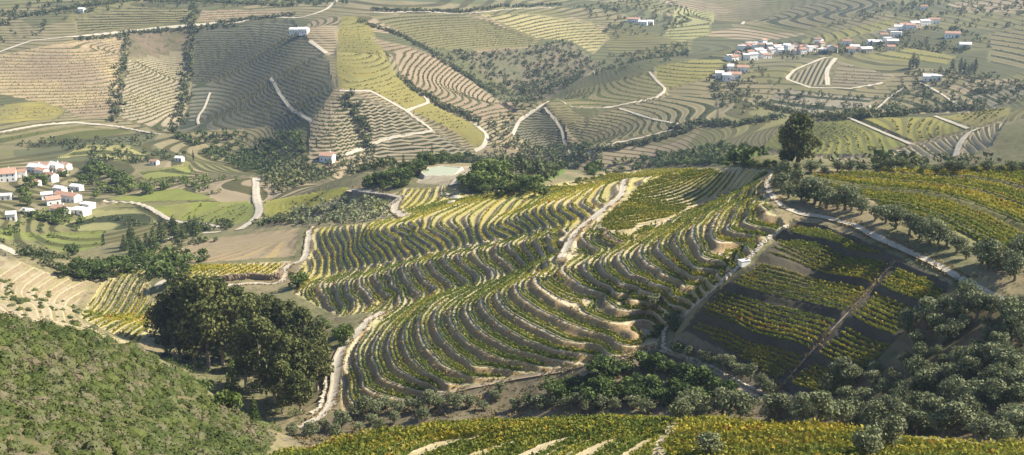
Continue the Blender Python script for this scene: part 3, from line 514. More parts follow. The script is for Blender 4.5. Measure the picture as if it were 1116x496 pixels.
fp = N('trodden_earth'); fp.color(fp.mix(fp.step(fp.noise(0.5, 5, 0.7), 0.4, 0.65), (0.36,0.29,0.20), (0.25,0.20,0.135))).bump(fp.noise(3, 4, 0.7), 0.1); P_MAT = fp.m
def submesh(name, sel, mat, label, cat):
    f = FQ[sel]; u, inv = np.unique(f, return_inverse=True); o = mesh_np(name, VV[u], inv.reshape(-1, 4)[:, ::-1], mat, None, {'phase': PHF[u]})
    o['kind'] = 'structure'; o['label'] = label; o['category'] = cat; return o
submesh('valley_ground', FR_ == -1, G_VALE, 'scrubby valley ground between the nearer vineyard plots', 'ground')
submesh('far_hillside', FR_ == -2, G_FARV, 'distant terraced hillsides between the far plots', 'hill')
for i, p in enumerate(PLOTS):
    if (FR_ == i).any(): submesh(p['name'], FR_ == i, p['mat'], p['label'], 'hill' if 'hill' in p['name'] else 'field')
# tracks as thin sheets lying on the ground
for nm, lab, h, w in RL:
    t = np.gradient(h, axis=0); t /= np.hypot(t[:,0], t[:,1])[:,None]+1e-9; n = np.stack([-t[:,1], t[:,0]], -1); m = len(h); K = 5
    off = np.linspace(-0.5, 0.5, K); jit = 1+(vnoise(h[:,0], h[:,1], 4, 9)-0.5)*0.35; P = h[:,None]+n[:,None]*(off[None,:,None]*w*jit[:,None,None])
    z = zt_at(P[...,0].ravel(), P[...,1].ravel()).reshape(m, K)+(0.10 if h[:,1].min() < 500 else 0.35)
    if h[:,1].min() < 500: z = np.maximum(z, z.mean(1, keepdims=True)-0.1)
    V = np.concatenate([P, z[...,None]], -1).reshape(-1, 3); ii = np.arange(m*K).reshape(m, K)
    o = mesh_np(nm, V, np.stack([ii[:-1,:-1], ii[1:,:-1], ii[1:,1:], ii[:-1,1:]], -1).reshape(-1, 4)[:, ::-1], P_MAT if nm == 'footpath' else R_MAT, None, {'across': np.tile(off*2, m)}); o['kind'] = 'structure'; o['label'] = lab; o['category'] = 'road' if nm == 'road' else 'path'
# ------------------------------------------------------------------ vine rows
V_G = foliage('vine_leaves', [(0.0,(0.055,0.085,0.016)),(0.38,(0.12,0.155,0.026)),(0.62,(0.25,0.24,0.035)),(0.86,(0.40,0.33,0.035)),(0.96,(0.34,0.18,0.03)),(1.0,(0.24,0.07,0.02))], 0.35)
def chains(x0, x1, y0, y1, h, fun, levels):
    """iso-lines of fun(x,y) (nan outside) at the given levels"""
    xs_ = np.arange(x0, x1+h, h); ys_ = np.arange(y0, y1+h, h); X, Yg = np.meshgrid(xs_, ys_); F = fun(X, Yg); out = []
    f00, f10, f01, f11 = F[:-1,:-1], F[:-1,1:], F[1:,:-1], F[1:,1:]
    ok = np.isfinite(f00+f10+f01+f11); mn = np.minimum(np.minimum(f00, f10), np.minimum(f01, f11)); mx = np.maximum(np.maximum(f00, f10), np.maximum(f01, f11))
    for L in levels:
        ii, jj = np.nonzero(ok & (mn < L) & (mx >= L)); link = {}
        for i, j in zip(ii.tolist(), jj.tolist()):
            c = []
            a, b, d, e = F[i,j], F[i,j+1], F[i+1,j], F[i+1,j+1]
            if (a < L) != (b < L): c.append((i,j,0))
            if (d < L) != (e < L): c.append((i+1,j,0))
            if (a < L) != (d < L): c.append((i,j,1))
            if (b < L) != (e < L): c.append((i,j+1,1))
            for k in range(0, len(c)-1, 2): link.setdefault(c[k], []).append(c[k+1]); link.setdefault(c[k+1], []).append(c[k])
        def pos(e):
            i, j, t = e
            if t == 0: a, b = F[i,j], F[i,j+1]; u = (L-a)/(b-a); return (xs_[j]+u*h, ys_[i])
            a, b = F[i,j], F[i+1,j]; u = (L-a)/(b-a); return (xs_[j], ys_[i]+u*h)
        seen = set()
        for start in sorted(link, key=lambda e: len(link[e])):
            if start in seen: continue
            ch = [start]; seen.add(start)
            while True:
                nx = [q for q in link[ch[-1]] if q not in seen]
                if not nx: break
                ch.append(nx[0]); seen.add(nx[0])
            if len(ch) > 4: out.append((L, np.array([pos(e) for e in ch])))
    return out
def resample(p, step):
    q = p.copy()
    for _ in range(3):
        if len(q) > 4: q[1:-1] = (q[:-2]+2*q[1:-1]+q[2:])/4
    s = np.concatenate([[0], np.cumsum(np.hypot(*(q[1:]-q[:-1]).T))])
    if s[-1] < step*3: return None
    t = np.arange(0, s[-1], step); return np.stack([np.interp(t, s, q[:,0]), np.interp(t, s, q[:,1])], -1)
def vine_mesh(pts, zz, width, height, K, tint0, tspread, leaf, seed):
    R = np.random.RandomState(seed); t = np.gradient(pts, axis=0); t /= np.hypot(t[:,0], t[:,1])[:,None]+1e-9; n = np.stack([-t[:,1], t[:,0]], -1)
    miss = R.rand(len(pts)) > 0.02; pts, zz, t, n = pts[miss], zz[miss], t[miss], n[miss]; m = len(pts)
    if m < 3: return None
    hs = height*(0.75+0.5*R.rand(m)); a = (R.rand(m, K)-0.5)*1.15; b = (R.rand(m, K)-0.5)*width; c = (0.22+0.78*R.rand(m, K)**0.8)*hs[:,None]
    C = np.empty((m, K, 3)); C[...,0] = pts[:,None,0]+t[:,None,0]*a+n[:,None,0]*b; C[...,1] = pts[:,None,1]+t[:,None,1]*a+n[:,None,1]*b; C[...,2] = zz[:,None]+c
    u = R.randn(m, K, 3); u /= np.linalg.norm(u, axis=-1, keepdims=True); w = R.randn(m, K, 3); w -= (w*u).sum(-1, keepdims=True)*u; w /= np.linalg.norm(w, axis=-1, keepdims=True)
    s = leaf*(0.6+0.8*R.rand(m, K, 1)); V = np.stack([C-u*s-w*s*0.7, C+u*s-w*s*0.7, C+u*s*0.8+w*s*0.7, C-u*s*0.8+w*s*0.7], 2)
    e = pts[:,None]+n[:,None]*((R.rand(m,1,1)-0.5)*0.25); top = zz+hs*0.72; core = np.concatenate([np.concatenate([e[:,0], (zz+0.12)[:,None]], 1), np.concatenate([e[:,0]+n*0.1*R.randn(m,1), top[:,None]], 1)])
    cf = np.stack([np.arange(m-1), np.arange(1, m), np.arange(1, m)+m, np.arange(m-1)+m], -1)
    big = vnoise(pts[:,0], pts[:,1], 14, 21)*0.6+vnoise(pts[:,0], pts[:,1], 3.5, 22)*0.4
    red = 0.35*(R.rand(m) < 0.05); ti = np.minimum(tint0+(big[:,None]-0.5)*tspread*2+(R.rand(m, K)-0.5)*0.22, 0.88)+red[:,None]; ti = np.repeat(ti.reshape(-1, 1), 4, 1)
    return np.concatenate([core, V.reshape(-1, 3)]), np.concatenate([cf, np.arange(m*K*4).reshape(-1, 4)+2*m]), np.clip(np.concatenate([np.tile(tint0-0.1+(big-0.5)*tspread*2, 2), ti.ravel()]), 0.0, 1.0)
def plotfun(i, flat=None):
    p = PLOTS[i]; poly = p['xy']
    def f(X, Yg):
        z = zs(X, Yg); ph = relief(i, X, Yg, z)[1].astype(float)
        m = inside(poly, X, Yg)
        fi = np.clip(np.searchsorted(grv, np.hypot(X, Yg)), 0, NR-1); fj = np.clip(((np.arctan2(X, Yg)-gbv[0])/(gbv[-1]-gbv[0])*(NB-1)).astype(int), 0, NB-1)
        m &= (ROADM[fi, fj] < 0.3) & (REG[fi, fj] == i); 
        if flat: e = 1.5; m &= np.hypot(zs(X+e, Yg)-zs(X-e, Yg), zs(X, Yg+e)-zs(X, Yg-e))/(2*e) < flat
        return np.where(m, ph, np.nan)
    return f
ROWS = []      # (key, points, style)
def rows_of(i, offs, h, style, key, bank=None, mod=None, flat=None):
    q = PLOTS[i]['xy']; f = plotfun(i, flat); x0, y0 = q.min(0)-2; x1, y1 = q.max(0)+2
    x0 = max(x0, -420); x1 = min(x1, 420)
    X, Yg = np.meshgrid(np.arange(x0, x1, 4), np.arange(y0, y1, 4)); F = f(X, Yg); a, b = int(math.floor(np.nanmin(F))), int(math.ceil(np.nanmax(F)))
    for L, ch in chains(x0, x1, y0, y1, h, f, [k+o for k in range(a-1, b+1) for o in offs if mod is None or mod(k+o)]):
        if bank is not None:                       # no vines on the banks between tiers
            o, n, d = ROWDIR[i]; s = L*PLOTS[i]['dz']; u, k = bankstep(np.array([s]), bank, 0)
            b_ = np.array(bank)-s
            if ((b_ > -0.3) & (b_ < 1.1)).any(): continue
        r = resample(ch, style['step'])
        if r is not None and len(r)*style['step'] > 5: ROWS.append((key, L, r, style))
rows_of(I_F, (0.20, 0.50), 1.2, dict(step=0.8, w=0.34, h=1.2, K=6, t=0.42, ts=0.24, leaf=0.21), 'hill')
rows_of(I_F, (0.05, 0.35, 0.63, 0.8), 1.2, dict(step=0.8, w=0.4, h=1.1, K=6, t=0.46, ts=0.24, leaf=0.22), 'filler', flat=0.27)
rows_of(I_B, (0.25,), 1.4, dict(step=1.1, w=0.4, h=1.2, K=5, t=0.62, ts=0.24, leaf=0.25), 'back')
rows_of(I_LV, (0.5,), 1.4, dict(step=1.0, w=0.5, h=1.2, K=6, t=0.55, ts=0.2, leaf=0.28), 'below')
rows_of(I_N, (0.5,), 1.4, dict(step=1.1, w=0.6, h=1.2, K=5, t=0.62, ts=0.2, leaf=0.34), 'nose')
rows_of(I_RP, (0.5,), 1.2, dict(step=0.75, w=0.3, h=0.85, K=8, t=0.52, ts=0.16, leaf=0.18), 'plots', mod=lambda L: (L/8-math.floor(L/8)) < 0.89)
rows_of(I_SD, (0.5,), 1.2, dict(step=0.8, w=0.36, h=1.2, K=6, t=0.54, ts=0.22, leaf=0.22), 'saddle')
rows_of(I_UR, (0.5,), 1.2, dict(step=0.8, w=0.42, h=1.15, K=7, t=0.60, ts=0.2, leaf=0.24), 'gold', bank=URB)
rows_of(I_FG, (0.05, 0.40, 0.75), 0.8, dict(step=0.55, w=0.45, h=1.15, K=9, t=0.48, ts=0.26, leaf=0.18), 'near', mod=lambda L: (L % 2) < 1.2 or L < 1.8)
rows_of(I_FR, (0.5,), 0.9, dict(step=0.6, w=0.8, h=1.2, K=7, t=0.6, ts=0.2, leaf=0.19), 'corner')
rl = sorted([k for k in range(len(ROWS)) if ROWS[k][0] != 'filler'], key=lambda k: -len(ROWS[k][2])*ROWS[k][3]['step']/np.hypot(*ROWS[k][2].mean(0)))
single = set(rl[:300]); rest = []
GRP = dict(below='vine rows below the loop road', hill='vine rows on the front and middle spurs', back='vine rows on the back spur', nose='vine rows on the low nose', plots='vine rows in the right-hand plots', saddle='vine rows on the upper saddle', gold='vine rows on the upper right shoulder', near='vine rows on the near ridge', corner='golden vine rows at the bottom right corner')
LBL = dict(below='vine row on the terraces below the loop road, %s counted uphill', hill='green-yellow vine row on the front terraces, %s counted uphill', back='yellowish vine row on the striped back spur, %s counted uphill', nose='vine row on the pale nose inside the loop road, %s counted uphill',
           saddle='yellow vine row on the upper saddle of the central hill, %s counted uphill', plots='straight vine row in the dark right-hand plots, %s up from the olive hedge', gold='golden vine row on the upper right shoulder, %s up from the road', near='vine row curving over the near ridge, %s line from its far edge', corner='golden vine row at the bottom right corner, %s from the camera')
seq = {}
for key in GRP:
    for i, k in enumerate(sorted([k for k in single if ROWS[k][0] == key], key=lambda k: (ROWS[k][1], ROWS[k][2][:,0].mean()))): seq[k] = i
NVT = 0
for k, (key, L, pts, st) in enumerate(ROWS):
    vm = vine_mesh(pts, zt_at(pts[:,0], pts[:,1])-0.05, st['w'], st['h'], st['K'], st['t'], st['ts'], st['leaf'], 100+k)
    if vm is None: continue
    V, Fq, ti = vm; NVT += len(Fq)*2
    if k in single: tag(mesh_np('vine_row', V, Fq, V_G, None, {'tint': ti}, smooth=False), LBL[key] % ordi(seq[k]), 'vine row', GRP[key])
    else: rest.append((V, Fq, ti))
if rest:
    off = np.cumsum([0]+[len(v) for v, _, _ in rest[:-1]]); o = mesh_np('vines', np.concatenate([v for v, _, _ in rest]), np.concatenate([f+q for (_, f, _), q in zip(rest, off)]), V_G, None, {'tint': np.concatenate([t for _, _, t in rest])}, smooth=False)
    tag(o, 'smaller vine rows filling the terraces between the larger ones', 'vines', kind='stuff')
print('VINES', len(ROWS), NVT)
# ------------------------------------------------------------------ trees and shrubs
F_OL = foliage('olive_leaves', [(0.0,(0.10,0.12,0.055)),(0.5,(0.165,0.185,0.092)),(1.0,(0.235,0.25,0.14))], 0.2)
F_EU = foliage('eucalyptus_leaves', [(0.0,(0.042,0.052,0.016)),(0.5,(0.085,0.10,0.03)),(1.0,(0.165,0.17,0.055))], 0.15)
F_DK = foliage('dark_broadleaf', [(0.0,(0.035,0.055,0.016)),(0.5,(0.065,0.10,0.025)),(1.0,(0.13,0.165,0.045))], 0.2)
F_LG = foliage('light_broadleaf', [(0.0,(0.065,0.095,0.022)),(0.5,(0.11,0.15,0.035)),(1.0,(0.19,0.22,0.06))], 0.25)
F_CY = foliage('cypress_leaves', [(0.0,(0.018,0.03,0.012)),(0.5,(0.035,0.055,0.02)),(1.0,(0.06,0.08,0.03))], 0.1)
F_SC = foliage('scrub_leaves', [(0.0,(0.028,0.042,0.014)),(0.35,(0.062,0.084,0.022)),(0.6,(0.10,0.12,0.032)),(0.80,(0.125,0.128,0.065)),(1.0,(0.165,0.14,0.085))], 0.25)
F_FAR = foliage('valley_tree_leaves', [(0.0,(0.05,0.065,0.025)),(0.5,(0.085,0.105,0.04)),(1.0,(0.15,0.155,0.065))], 0.15)
BARK = plain('bark', (0.20,0.16,0.12), (0.12,0.10,0.075), 3.0)
BARK_E = plain('pale_bark', (0.40,0.34,0.27), (0.25,0.20,0.15), 1.2)
def leaves(lobes, n, leaf, seed, shell=0.55):
    R = np.random.RandomState(seed); L = np.array(lobes); vol = (L[:,3]*L[:,4]+L[:,4]*L[:,5]+L[:,3]*L[:,5]); k = R.choice(len(L), n, p=vol/vol.sum())
    d = R.randn(n, 3); d /= np.linalg.norm(d, axis=1, keepdims=True); rr = shell+(1.08-shell)*R.rand(n,1)**0.6; C = L[k,:3]+d*L[k,3:6]*rr
    nn = d+0.8*R.randn(n, 3); nn /= np.linalg.norm(nn, axis=1, keepdims=True); u = np.cross(nn, R.randn(n, 3)); u /= np.linalg.norm(u, axis=1, keepdims=True)+1e-9; w = np.cross(nn, u)
    s = leaf*(0.55+0.9*R.rand(n,1)); V = np.stack([C-u*s, C-w*s*0.6, C+u*s, C+w*s*0.6], 1).reshape(-1, 3)
    lt = R.rand(len(L)); ti = np.clip(0.5+(lt[k]-0.5)*0.6+(R.rand(n)-0.5)*0.6, 0, 1); return V, np.arange(n*4).reshape(-1, 4), np.repeat(ti, 4)
def lobes_round(R, n, w, z0, z1, rad, flat=0.85):
    o = []
    for _ in range(n):
        a = R.rand()*6.283; t = R.rand(); z = z0+(z1-z0)*t; m = w*math.sqrt(max(0.05, 1-(2*t-0.9)**2))*math.sqrt(R.rand())*0.95; r = rad*(0.7+0.6*R.rand()); o.append((m*math.cos(a), m*math.sin(a), z, r, r, r*flat))
    return o
PROTO = {}
def proto(kind, k, lobes, n, leaf, mat, trunk_pts, trunk_r, limbs, bark, H, seed, shell=0.55):
    V, Fq, ti = leaves(lobes, n, leaf, seed, shell); cm = mesh_np('crown', V, Fq, mat, None, {'tint': ti}, smooth=False, link=False)
    tb = MB(); tb.tube(trunk_pts, trunk_r)
    for lp, lr in limbs: tb.tube(lp, lr, 5)
    PROTO.setdefault(kind, []).append((cm, tb.mesh('trunk', bark, True), H))
for k in range(4):
    R = np.random.RandomState(50+k)
    lb = lobes_round(R, 14, 1.55, 1.35, 3.6, 0.9); lim = [([(0,0,0.9), (l[0]*0.5, l[1]*0.5, 1.6), (l[0]*0.9, l[1]*0.9, l[2])], [0.12,0.08,0.03]) for l in lb[:5]]
    proto('olive', k, lb, 1150, 0.20, F_OL, [(0,0,-0.3),(0.06,0.03,0.5),(0,0.08,1.1)], [0.30,0.22,0.18], lim, BARK, 4.5, 60+k)
    lb = lobes_round(R, 13, 2.2, 0.8, 4.2, 1.0); lim = [([(0,0,0.3), (l[0]*0.8, l[1]*0.8, l[2])], [0.12,0.03]) for l in lb[:4]]
    proto('bush', k, lb, 620, 0.33, F_DK, [(0,0,-0.4),(0.05,0,0.8),(0,0.05,1.8)], [0.22,0.16,0.10], lim, BARK, 5.2, 70+k)
    proto('light', k, lb, 560, 0.36, F_LG, [(0,0,-0.4),(0.05,0,0.8),(0,0.05,1.8)], [0.22,0.16,0.10], lim, BARK, 5.2, 75+k)
    lb = []
    for q in range(22):
        t = R.rand(); a = R.rand()*6.283; m = 4.6*math.sqrt(max(0.06, 1-(2*t-0.85)**2*0.95))*math.sqrt(R.rand()); r = 1.5+1.3*R.rand(); lb.append((m*math.cos(a), m*math.sin(a), 5.5+14.5*t, r, r, r*0.95))
    lim = [([(0,0,5+0.4*j), (l[0]*0.5, l[1]*0.5, l[2]-2.2), (l[0], l[1], l[2])], [0.22,0.14,0.05]) for j, l in enumerate(lb[:9])]
    proto('eucalyptus', k, lb, 3400, 0.46, F_EU, [(0,0,-1),(0.2,0.1,6),(0,0.3,12),(0.3,0,18)], [0.5,0.38,0.26,0.1], lim, BARK_E, 22, 80+k, 0.5)
    lb = [(0.0, 0.0, 1.2+9*t, 0.35+1.9*(1-t)**0.8, 0.35+1.9*(1-t)**0.8, 0.9) for t in np.linspace(0, 1, 11)]
    proto('conifer', k, lb, 760, 0.32, F_DK, [(0,0,-0.5),(0,0,5),(0,0,10)], [0.25,0.16,0.05], [], BARK, 11, 90+k)
    lb = [(0.0, 0.0, 0.8+10*t, 0.25+0.75*math.sin(math.pi*min(1, t*0.85+0.12)), 0.25+0.75*math.sin(math.pi*min(1, t*0.85+0.12)), 0.9) for t in np.linspace(0, 1, 12)]
    proto('cypress', k, lb, 420, 0.28, F_CY, [(0,0,-0.5),(0,0,6)], [0.18,0.08], [], BARK, 11.5, 95+k)
R = np.random.RandomState(5); lb = []
for q in range(52):
    t = R.rand(); a = R.rand()*6.283; m = 6.0*math.sqrt(max(0.12, 1-(2*t-0.75)**2))*R.rand()**0.42; r = 1.2+1.0*R.rand(); lb.append((m*math.cos(a), m*math.sin(a), 2.6+13.6*t, r, r, r*0.9))
lim = [([(0,0,2+0.3*j), (l[0]*0.5, l[1]*0.5, l[2]-1.8), (l[0], l[1], l[2])], [0.35,0.2,0.06]) for j, l in enumerate(lb[:14])]
proto('broad', 0, lb, 6500, 0.44, F_EU, [(0,0,-1),(0.15,0.1,4),(0,0.25,9),(0.2,0,14)], [0.75,0.6,0.36,0.1], lim, BARK, 18, 7, 0.5)
NAME = dict(olive='olive_tree', bush='evergreen_shrub', light='leafy_tree', eucalyptus='eucalyptus_tree', conifer='conifer_tree', cypress='cypress_tree', broad='lone_tree')
NT = 0
def tree(kind, x, y, H, label, group=None, wide=1.0, cat=None):
    global NT
    cm, tm, h0 = PROTO[kind][rnd.randrange(len(PROTO[kind]))]; NT += 1
    o = empty(NAME[kind], (x, y, float(zt_at(x, y)[0])-0.05), rnd.random()*6.283); s = H/h0; o.scale = (s*wide, s*wide, s)
    inst(tm, 'trunk', o); inst(cm, 'crown', o); return tag(o, label, cat or ('shrub' if kind == 'bush' else 'tree'), group)
def base(pts): return hit(pts)
def dist(p): return float(np.linalg.norm(p-np.array([0,0,ZC])))
def tree_px(kind, a, b, hpx, label, group=None, wide=1.0):
    p = base([(a, b)])[0]; return tree(kind, p[0], p[1], hpx*dist(p)/FPX, label, group, wide)
tree_px('broad', 869, 179, 57, 'big dark rounded tree standing alone on the ridge beside the road bend', None, 1.12)
# eucalyptus grove: pixel of the crown's middle column, its foot, its height in pixels
GV = [(182,388,70),(196,392,85),(212,398,98),(228,402,104),(205,372,78),(243,398,96),(258,392,84),(224,376,78),(240,370,72),(262,372,66),(276,402,80),(290,395,76),(306,392,72),(276,374,58),(296,372,54),(316,384,60),(332,392,60),(346,400,52),(285,428,86),(300,440,88),(318,440,82),(334,432,70),(346,425,58),(308,450,62),(328,452,50),(268,424,78)]
for i, (a, b, h) in enumerate(sorted(GV)): tree_px('eucalyptus', a, b, h, 'dark eucalyptus in the dense grove, %s tree from its left edge' % ordi(i), 'eucalyptus grove beside the stone track', 1.0 if h > 60 else 1.25)
tree_px('conifer', 254, 434, 48, 'slim young conifer standing in front of the eucalyptus grove'); tree_px('light', 248, 447, 26, 'small round green bush at the foot of the eucalyptus grove', None, 1.1)
tree_px('conifer', 278, 460, 32, 'small conifer at the right front foot of the eucalyptus grove'); tree_px('bush', 222, 284, 15, 'single round bush on the edge of the brown field'); tree_px('light', 375, 375, 24, 'leafy green tree by the nose of the front terraces', None, 1.0)
tree_px('light', 325, 312, 22, 'dark green tree right of the loop road', None, 1.1); tree_px('bush', 186, 312, 22, 'dark tree at the left end of the loop road', None, 1.2); tree_px('bush', 200, 300, 14, 'dark tree above the left end of the loop road', None, 1.3)
def row(kind, pts, hpx, lab, grp, jit=0.25, wide=1.1, cat=None):
    if 'left' in lab: pts = sorted(pts)
    for i, (a, b) in enumerate(pts):
        tree_px(kind, a, b, hpx*(1+jit*(rnd.random()*2-1)), lab % ordi(i), grp, wide*(0.9+0.25*rnd.random()))
row('olive', px('F',[(345,120),(335,150),(360,165),(385,135),(400,175),(425,170),(445,180),(480,190),(515,196),(560,204),(592,212),(635,235),(668,245),(745,278),(808,308),(862,318),(925,352),(975,372),(990,392),(1060,400),(1078,425),(1095,370),(1120,345),(700,262),(775,292),(835,312),(895,335),(1020,398),(1010,372),(540,200),(460,184)]), 24, 'grey-green olive beside the shoulder road, %s from the bend', 'olives along the shoulder road', 0.38)
row('olive', px('F',[(385,80),(430,82),(470,82),(515,80),(560,78),(600,76),(640,75),(680,74),(715,76),(750,80),(790,84),(830,88),(870,88),(910,88),(950,86),(990,85),(1030,86),(1070,86),(1105,84)]), 12, 'olive on the skyline hedge of the golden vineyard, %s from lone tree', 'skyline olives behind the golden vineyard', 0.3, 1.3)
row('bush', px('C5',[(330,66),(375,58),(420,54),(455,52),(500,50),(545,50),(590,48),(640,50),(690,52),(735,54),(780,54),(830,56),(880,58),(925,60),(970,62),(1010,62)]), 8, 'dark bush on the crest hedge of the central hill, %s from left', 'crest hedge bushes', 0.35, 1.4)
row('bush', px('C3',[(830,158),(870,148),(915,135),(960,122),(1005,108),(1050,95),(1090,84)]), 6, 'small dark bush edging the back spur crest, %s from left', 'bushes edging the back spur', 0.35, 1.4)
row('olive', px('I',[(10,175),(45,190),(85,200),(105,205),(140,215),(165,225),(190,240),(215,250),(240,262),(275,280),(295,300),(-60,20),(-20,90)]), 17, 'olive in the hedge below the dark plots, %s along', 'olive hedge below the dark plots', 0.2)
row('olive', px('I',[(15,395),(60,375),(150,375),(210,375),(300,385),(330,380),(405,392),(455,400),(520,405),(560,410),(625,415),(720,425),(770,432),(850,445),(880,430),(980,455),(1040,462),(1085,455),(690,480),(620,500),(110,500)]), 34, 'large olive along the near ridge edge, %s from left', 'large olives along the near ridge', 0.2, 1.15)
row('olive', px('I',[(640,235),(735,215),(800,85),(735,110),(770,150),(690,255),(625,285),(560,280),(490,305),(540,345),(600,350),(660,310),(750,300),(720,345),(800,300),(790,250),(850,215),(900,210),(850,140),(915,95),(960,60),(1000,50),(1060,70),(1090,100),(1070,130),(950,170),(940,215),(1000,215),(1040,235),(1085,240),(1100,200),(930,255),(880,330),(950,300),(1010,345),(1090,340),(1060,400),(930,385),(980,400),(820,400),(760,385),(690,375),(640,400),(585,400),(530,265),(1020,130),(890,60),(930,30),(850,45),(1100,40),(1040,170),(985,130),(1000,290),(1105,300),(870,275),(910,350),(830,180),(880,120),(1020,180),(1060,200),(960,250),(1040,270),(1070,290),(820,260),(850,310),(760,260),(710,300),(670,345),(990,340),(950,350),(1050,340),(1080,370),(870,360),(800,345),(1100,150),(1050,110),(990,90),(780,190),(830,110),(1090,420),(1040,420)]), 23, 'olive on the shaded lower right slope, %s from left', 'olives on the shaded lower right slope', 0.42, 1.1)
row('olive', [(388,454),(398,450),(410,452),(420,446),(433,450),(446,445),(456,448),(468,443),(478,446),(492,440),(500,446),(512,442),(527,446),(540,436),(545,428),(560,446),(575,442),(588,446),(602,440),(615,446),(628,442),(640,448),(655,446),(670,448),(690,446),(705,450),(430,460),(405,462),(460,457),(372,466),(352,470),(338,476),(320,474),(365,478),(392,470),(412,466)], 17, 'small olive in the gully strip below the long path, %s from left', 'olives in the gully below the path', 0.25, 1.2)
row('bush', [(600,434),(616,432),(660,440),(676,438),(708,438),(742,440),(760,442),(608,428),(622,424),(636,420),(650,416),(652,432),(665,412),(668,430),(680,408),(684,428),(698,404),(700,424),(714,408),(716,430),(730,410),(734,428),(748,416),(750,434),(764,424),(768,438),(780,432),(640,438),(690,440),(725,440),(793,438),(655,402)], 21, 'dark evergreen shrub in the gully below the terraces, %s from left', 'dark shrubs in the gully', 0.3, 1.25)
row('bush', px('H',[(-5,125),(15,110),(1065,100),(1075,165),(1010,110)]), 15, 'round shrub at the edge of the front terraces, %s from left', 'shrubs edging the front terraces')
# pond trees
row('bush', [(402,203),(410,200),(418,197),(426,198),(434,194),(442,196),(450,192),(458,190),(446,186),(455,182),(463,180),(472,179),(482,178),(492,178),(501,178),(510,178),(520,176),(530,176),(436,186),(428,190),(416,205),(430,204),(442,202)], 13, 'dark tree on the left and back banks of pond, %s from left', 'trees round the left of the pond', 0.35, 1.2)
row('light', [(505,203),(514,200),(522,196),(530,193),(520,206),(530,203),(538,198),(546,194),(538,208),(548,204),(556,199),(564,203),(556,210),(566,210),(574,206),(582,209),(512,208),(526,211),(545,212),(590,212)], 19, 'green tree in the copse right of the pond, %s from left', 'copse right of the pond', 0.3, 1.25)
row('cypress', [(429,184),(440,184),(461,176),(471,174)], 15, 'slim dark cypress behind the pond, %s from left', 'cypresses behind the pond', 0.2, 1.1)
# valley, hamlet
row('conifer', [(136,275),(144,270),(152,276),(160,270),(168,273),(176,266),(200,262),(208,256),(214,258),(190,262),(146,282),(156,284)], 20, 'dark conifer in the clump below the valley vineyard, %s from left', 'conifers in the valley clump', 0.3, 1.4)
row('bush', [(80,300),(92,304),(104,302),(116,304),(128,300),(140,297),(152,293),(98,296),(110,294),(122,292),(86,290),(80,280),(134,290),(146,288),(164,280),(70,300),(170,286)], 15, 'dark bush in the hollow above the white slope road, %s from left', 'bushes in the left hollow', 0.3, 1.3)
row('light', [(82,205),(90,198),(96,190),(104,186),(112,190),(120,194),(128,198),(136,200),(100,200),(110,204),(122,208),(132,210),(70,190),(140,206),(160,210),(178,206),(48,240),(60,244),(38,236),(30,222),(26,214),(34,205),(44,200),(66,236)], 12, 'green tree among the hamlet gardens, %s from left', 'trees in the hamlet gardens', 0.35, 1.3)
row('cypress', px('C',[(745,218),(755,216),(768,218),(905,235),(918,238),(930,240),(940,236),(952,232),(880,228)]), 13, 'dark tall tree beside the far right house, %s from left', 'tall trees beside the far right house', 0.25, 1.8)
row('cypress', [(211,176),(345,160)], 12, 'lone slim cypress above the valley, %s from left', 'lone cypresses', 0.1, 1.1)

# growth nobody could count: scrub and distant woods, each one object
def tile(name, label, cat, P, sc, protos, mat, seed, sq=1.0):
    R = np.random.RandomState(seed); V = []; Fq = []; T = []; off = 0; z = zt_at(P[:,0], P[:,1])
    for k in range(len(protos)):
        s = np.nonzero(np.arange(len(P)) % len(protos) == k)[0]
        if not len(s): continue
        v, f, t = protos[k]; a = R.rand(len(s))*6.283; c, d = np.cos(a)[:,None], np.sin(a)[:,None]; S = sc[s][:,None]
        o = np.stack([(v[None,:,0]*c-v[None,:,1]*d)*S+P[s,0:1], (v[None,:,0]*d+v[None,:,1]*c)*S+P[s,1:2], v[None,:,2]*S*sq+z[s][:,None]-0.05], -1)
        V.append(o.reshape(-1, 3)); Fq.append((f[None]+(np.arange(len(s))*len(v))[:,None,None]).reshape(-1, 4)+off); T.append((np.clip(t[None]*0.45+R.rand(len(s))[:,None]**1.3*0.6+(vnoise(P[s,0], P[s,1], 9, 77)*0.6+vnoise(P[s,0], P[s,1], 30, 78)*0.4-0.5)[:,None]*0.6+0.06, 0, 1)).ravel()); off += len(s)*len(v)
    return tag(mesh_np(name, np.concatenate(V), np.concatenate(Fq), mat, None, {'tint': np.concatenate(T)}, smooth=False), label, cat, kind='stuff')
def scatter(poly, gap, seed, keep=None):
    q = hit(dens(poly, 4, True))[:, :2]; R = np.random.RandomState(seed); lo, hi = q.min(0), q.max(0); n = int((hi-lo).prod()/gap**2*1.4); p = lo+(hi-lo)*R.rand(n, 2); p = p[inside(q, p[:,0], p[:,1])]
    if keep is not None: p = p[keep(p, R)]
    i = np.searchsorted(grv, np.hypot(p[:,0], p[:,1])).clip(0, NR-1); j = np.searchsorted(gbv, np.arctan2(p[:,0], p[:,1])).clip(0, NB-1); return p[ROADM[i, j] < 0.1]
def lobset(R, n, w, h, r): return lobes_round(R, n, w, h*0.35, h*0.75, r, 0.9)
RB = np.random.RandomState(3)
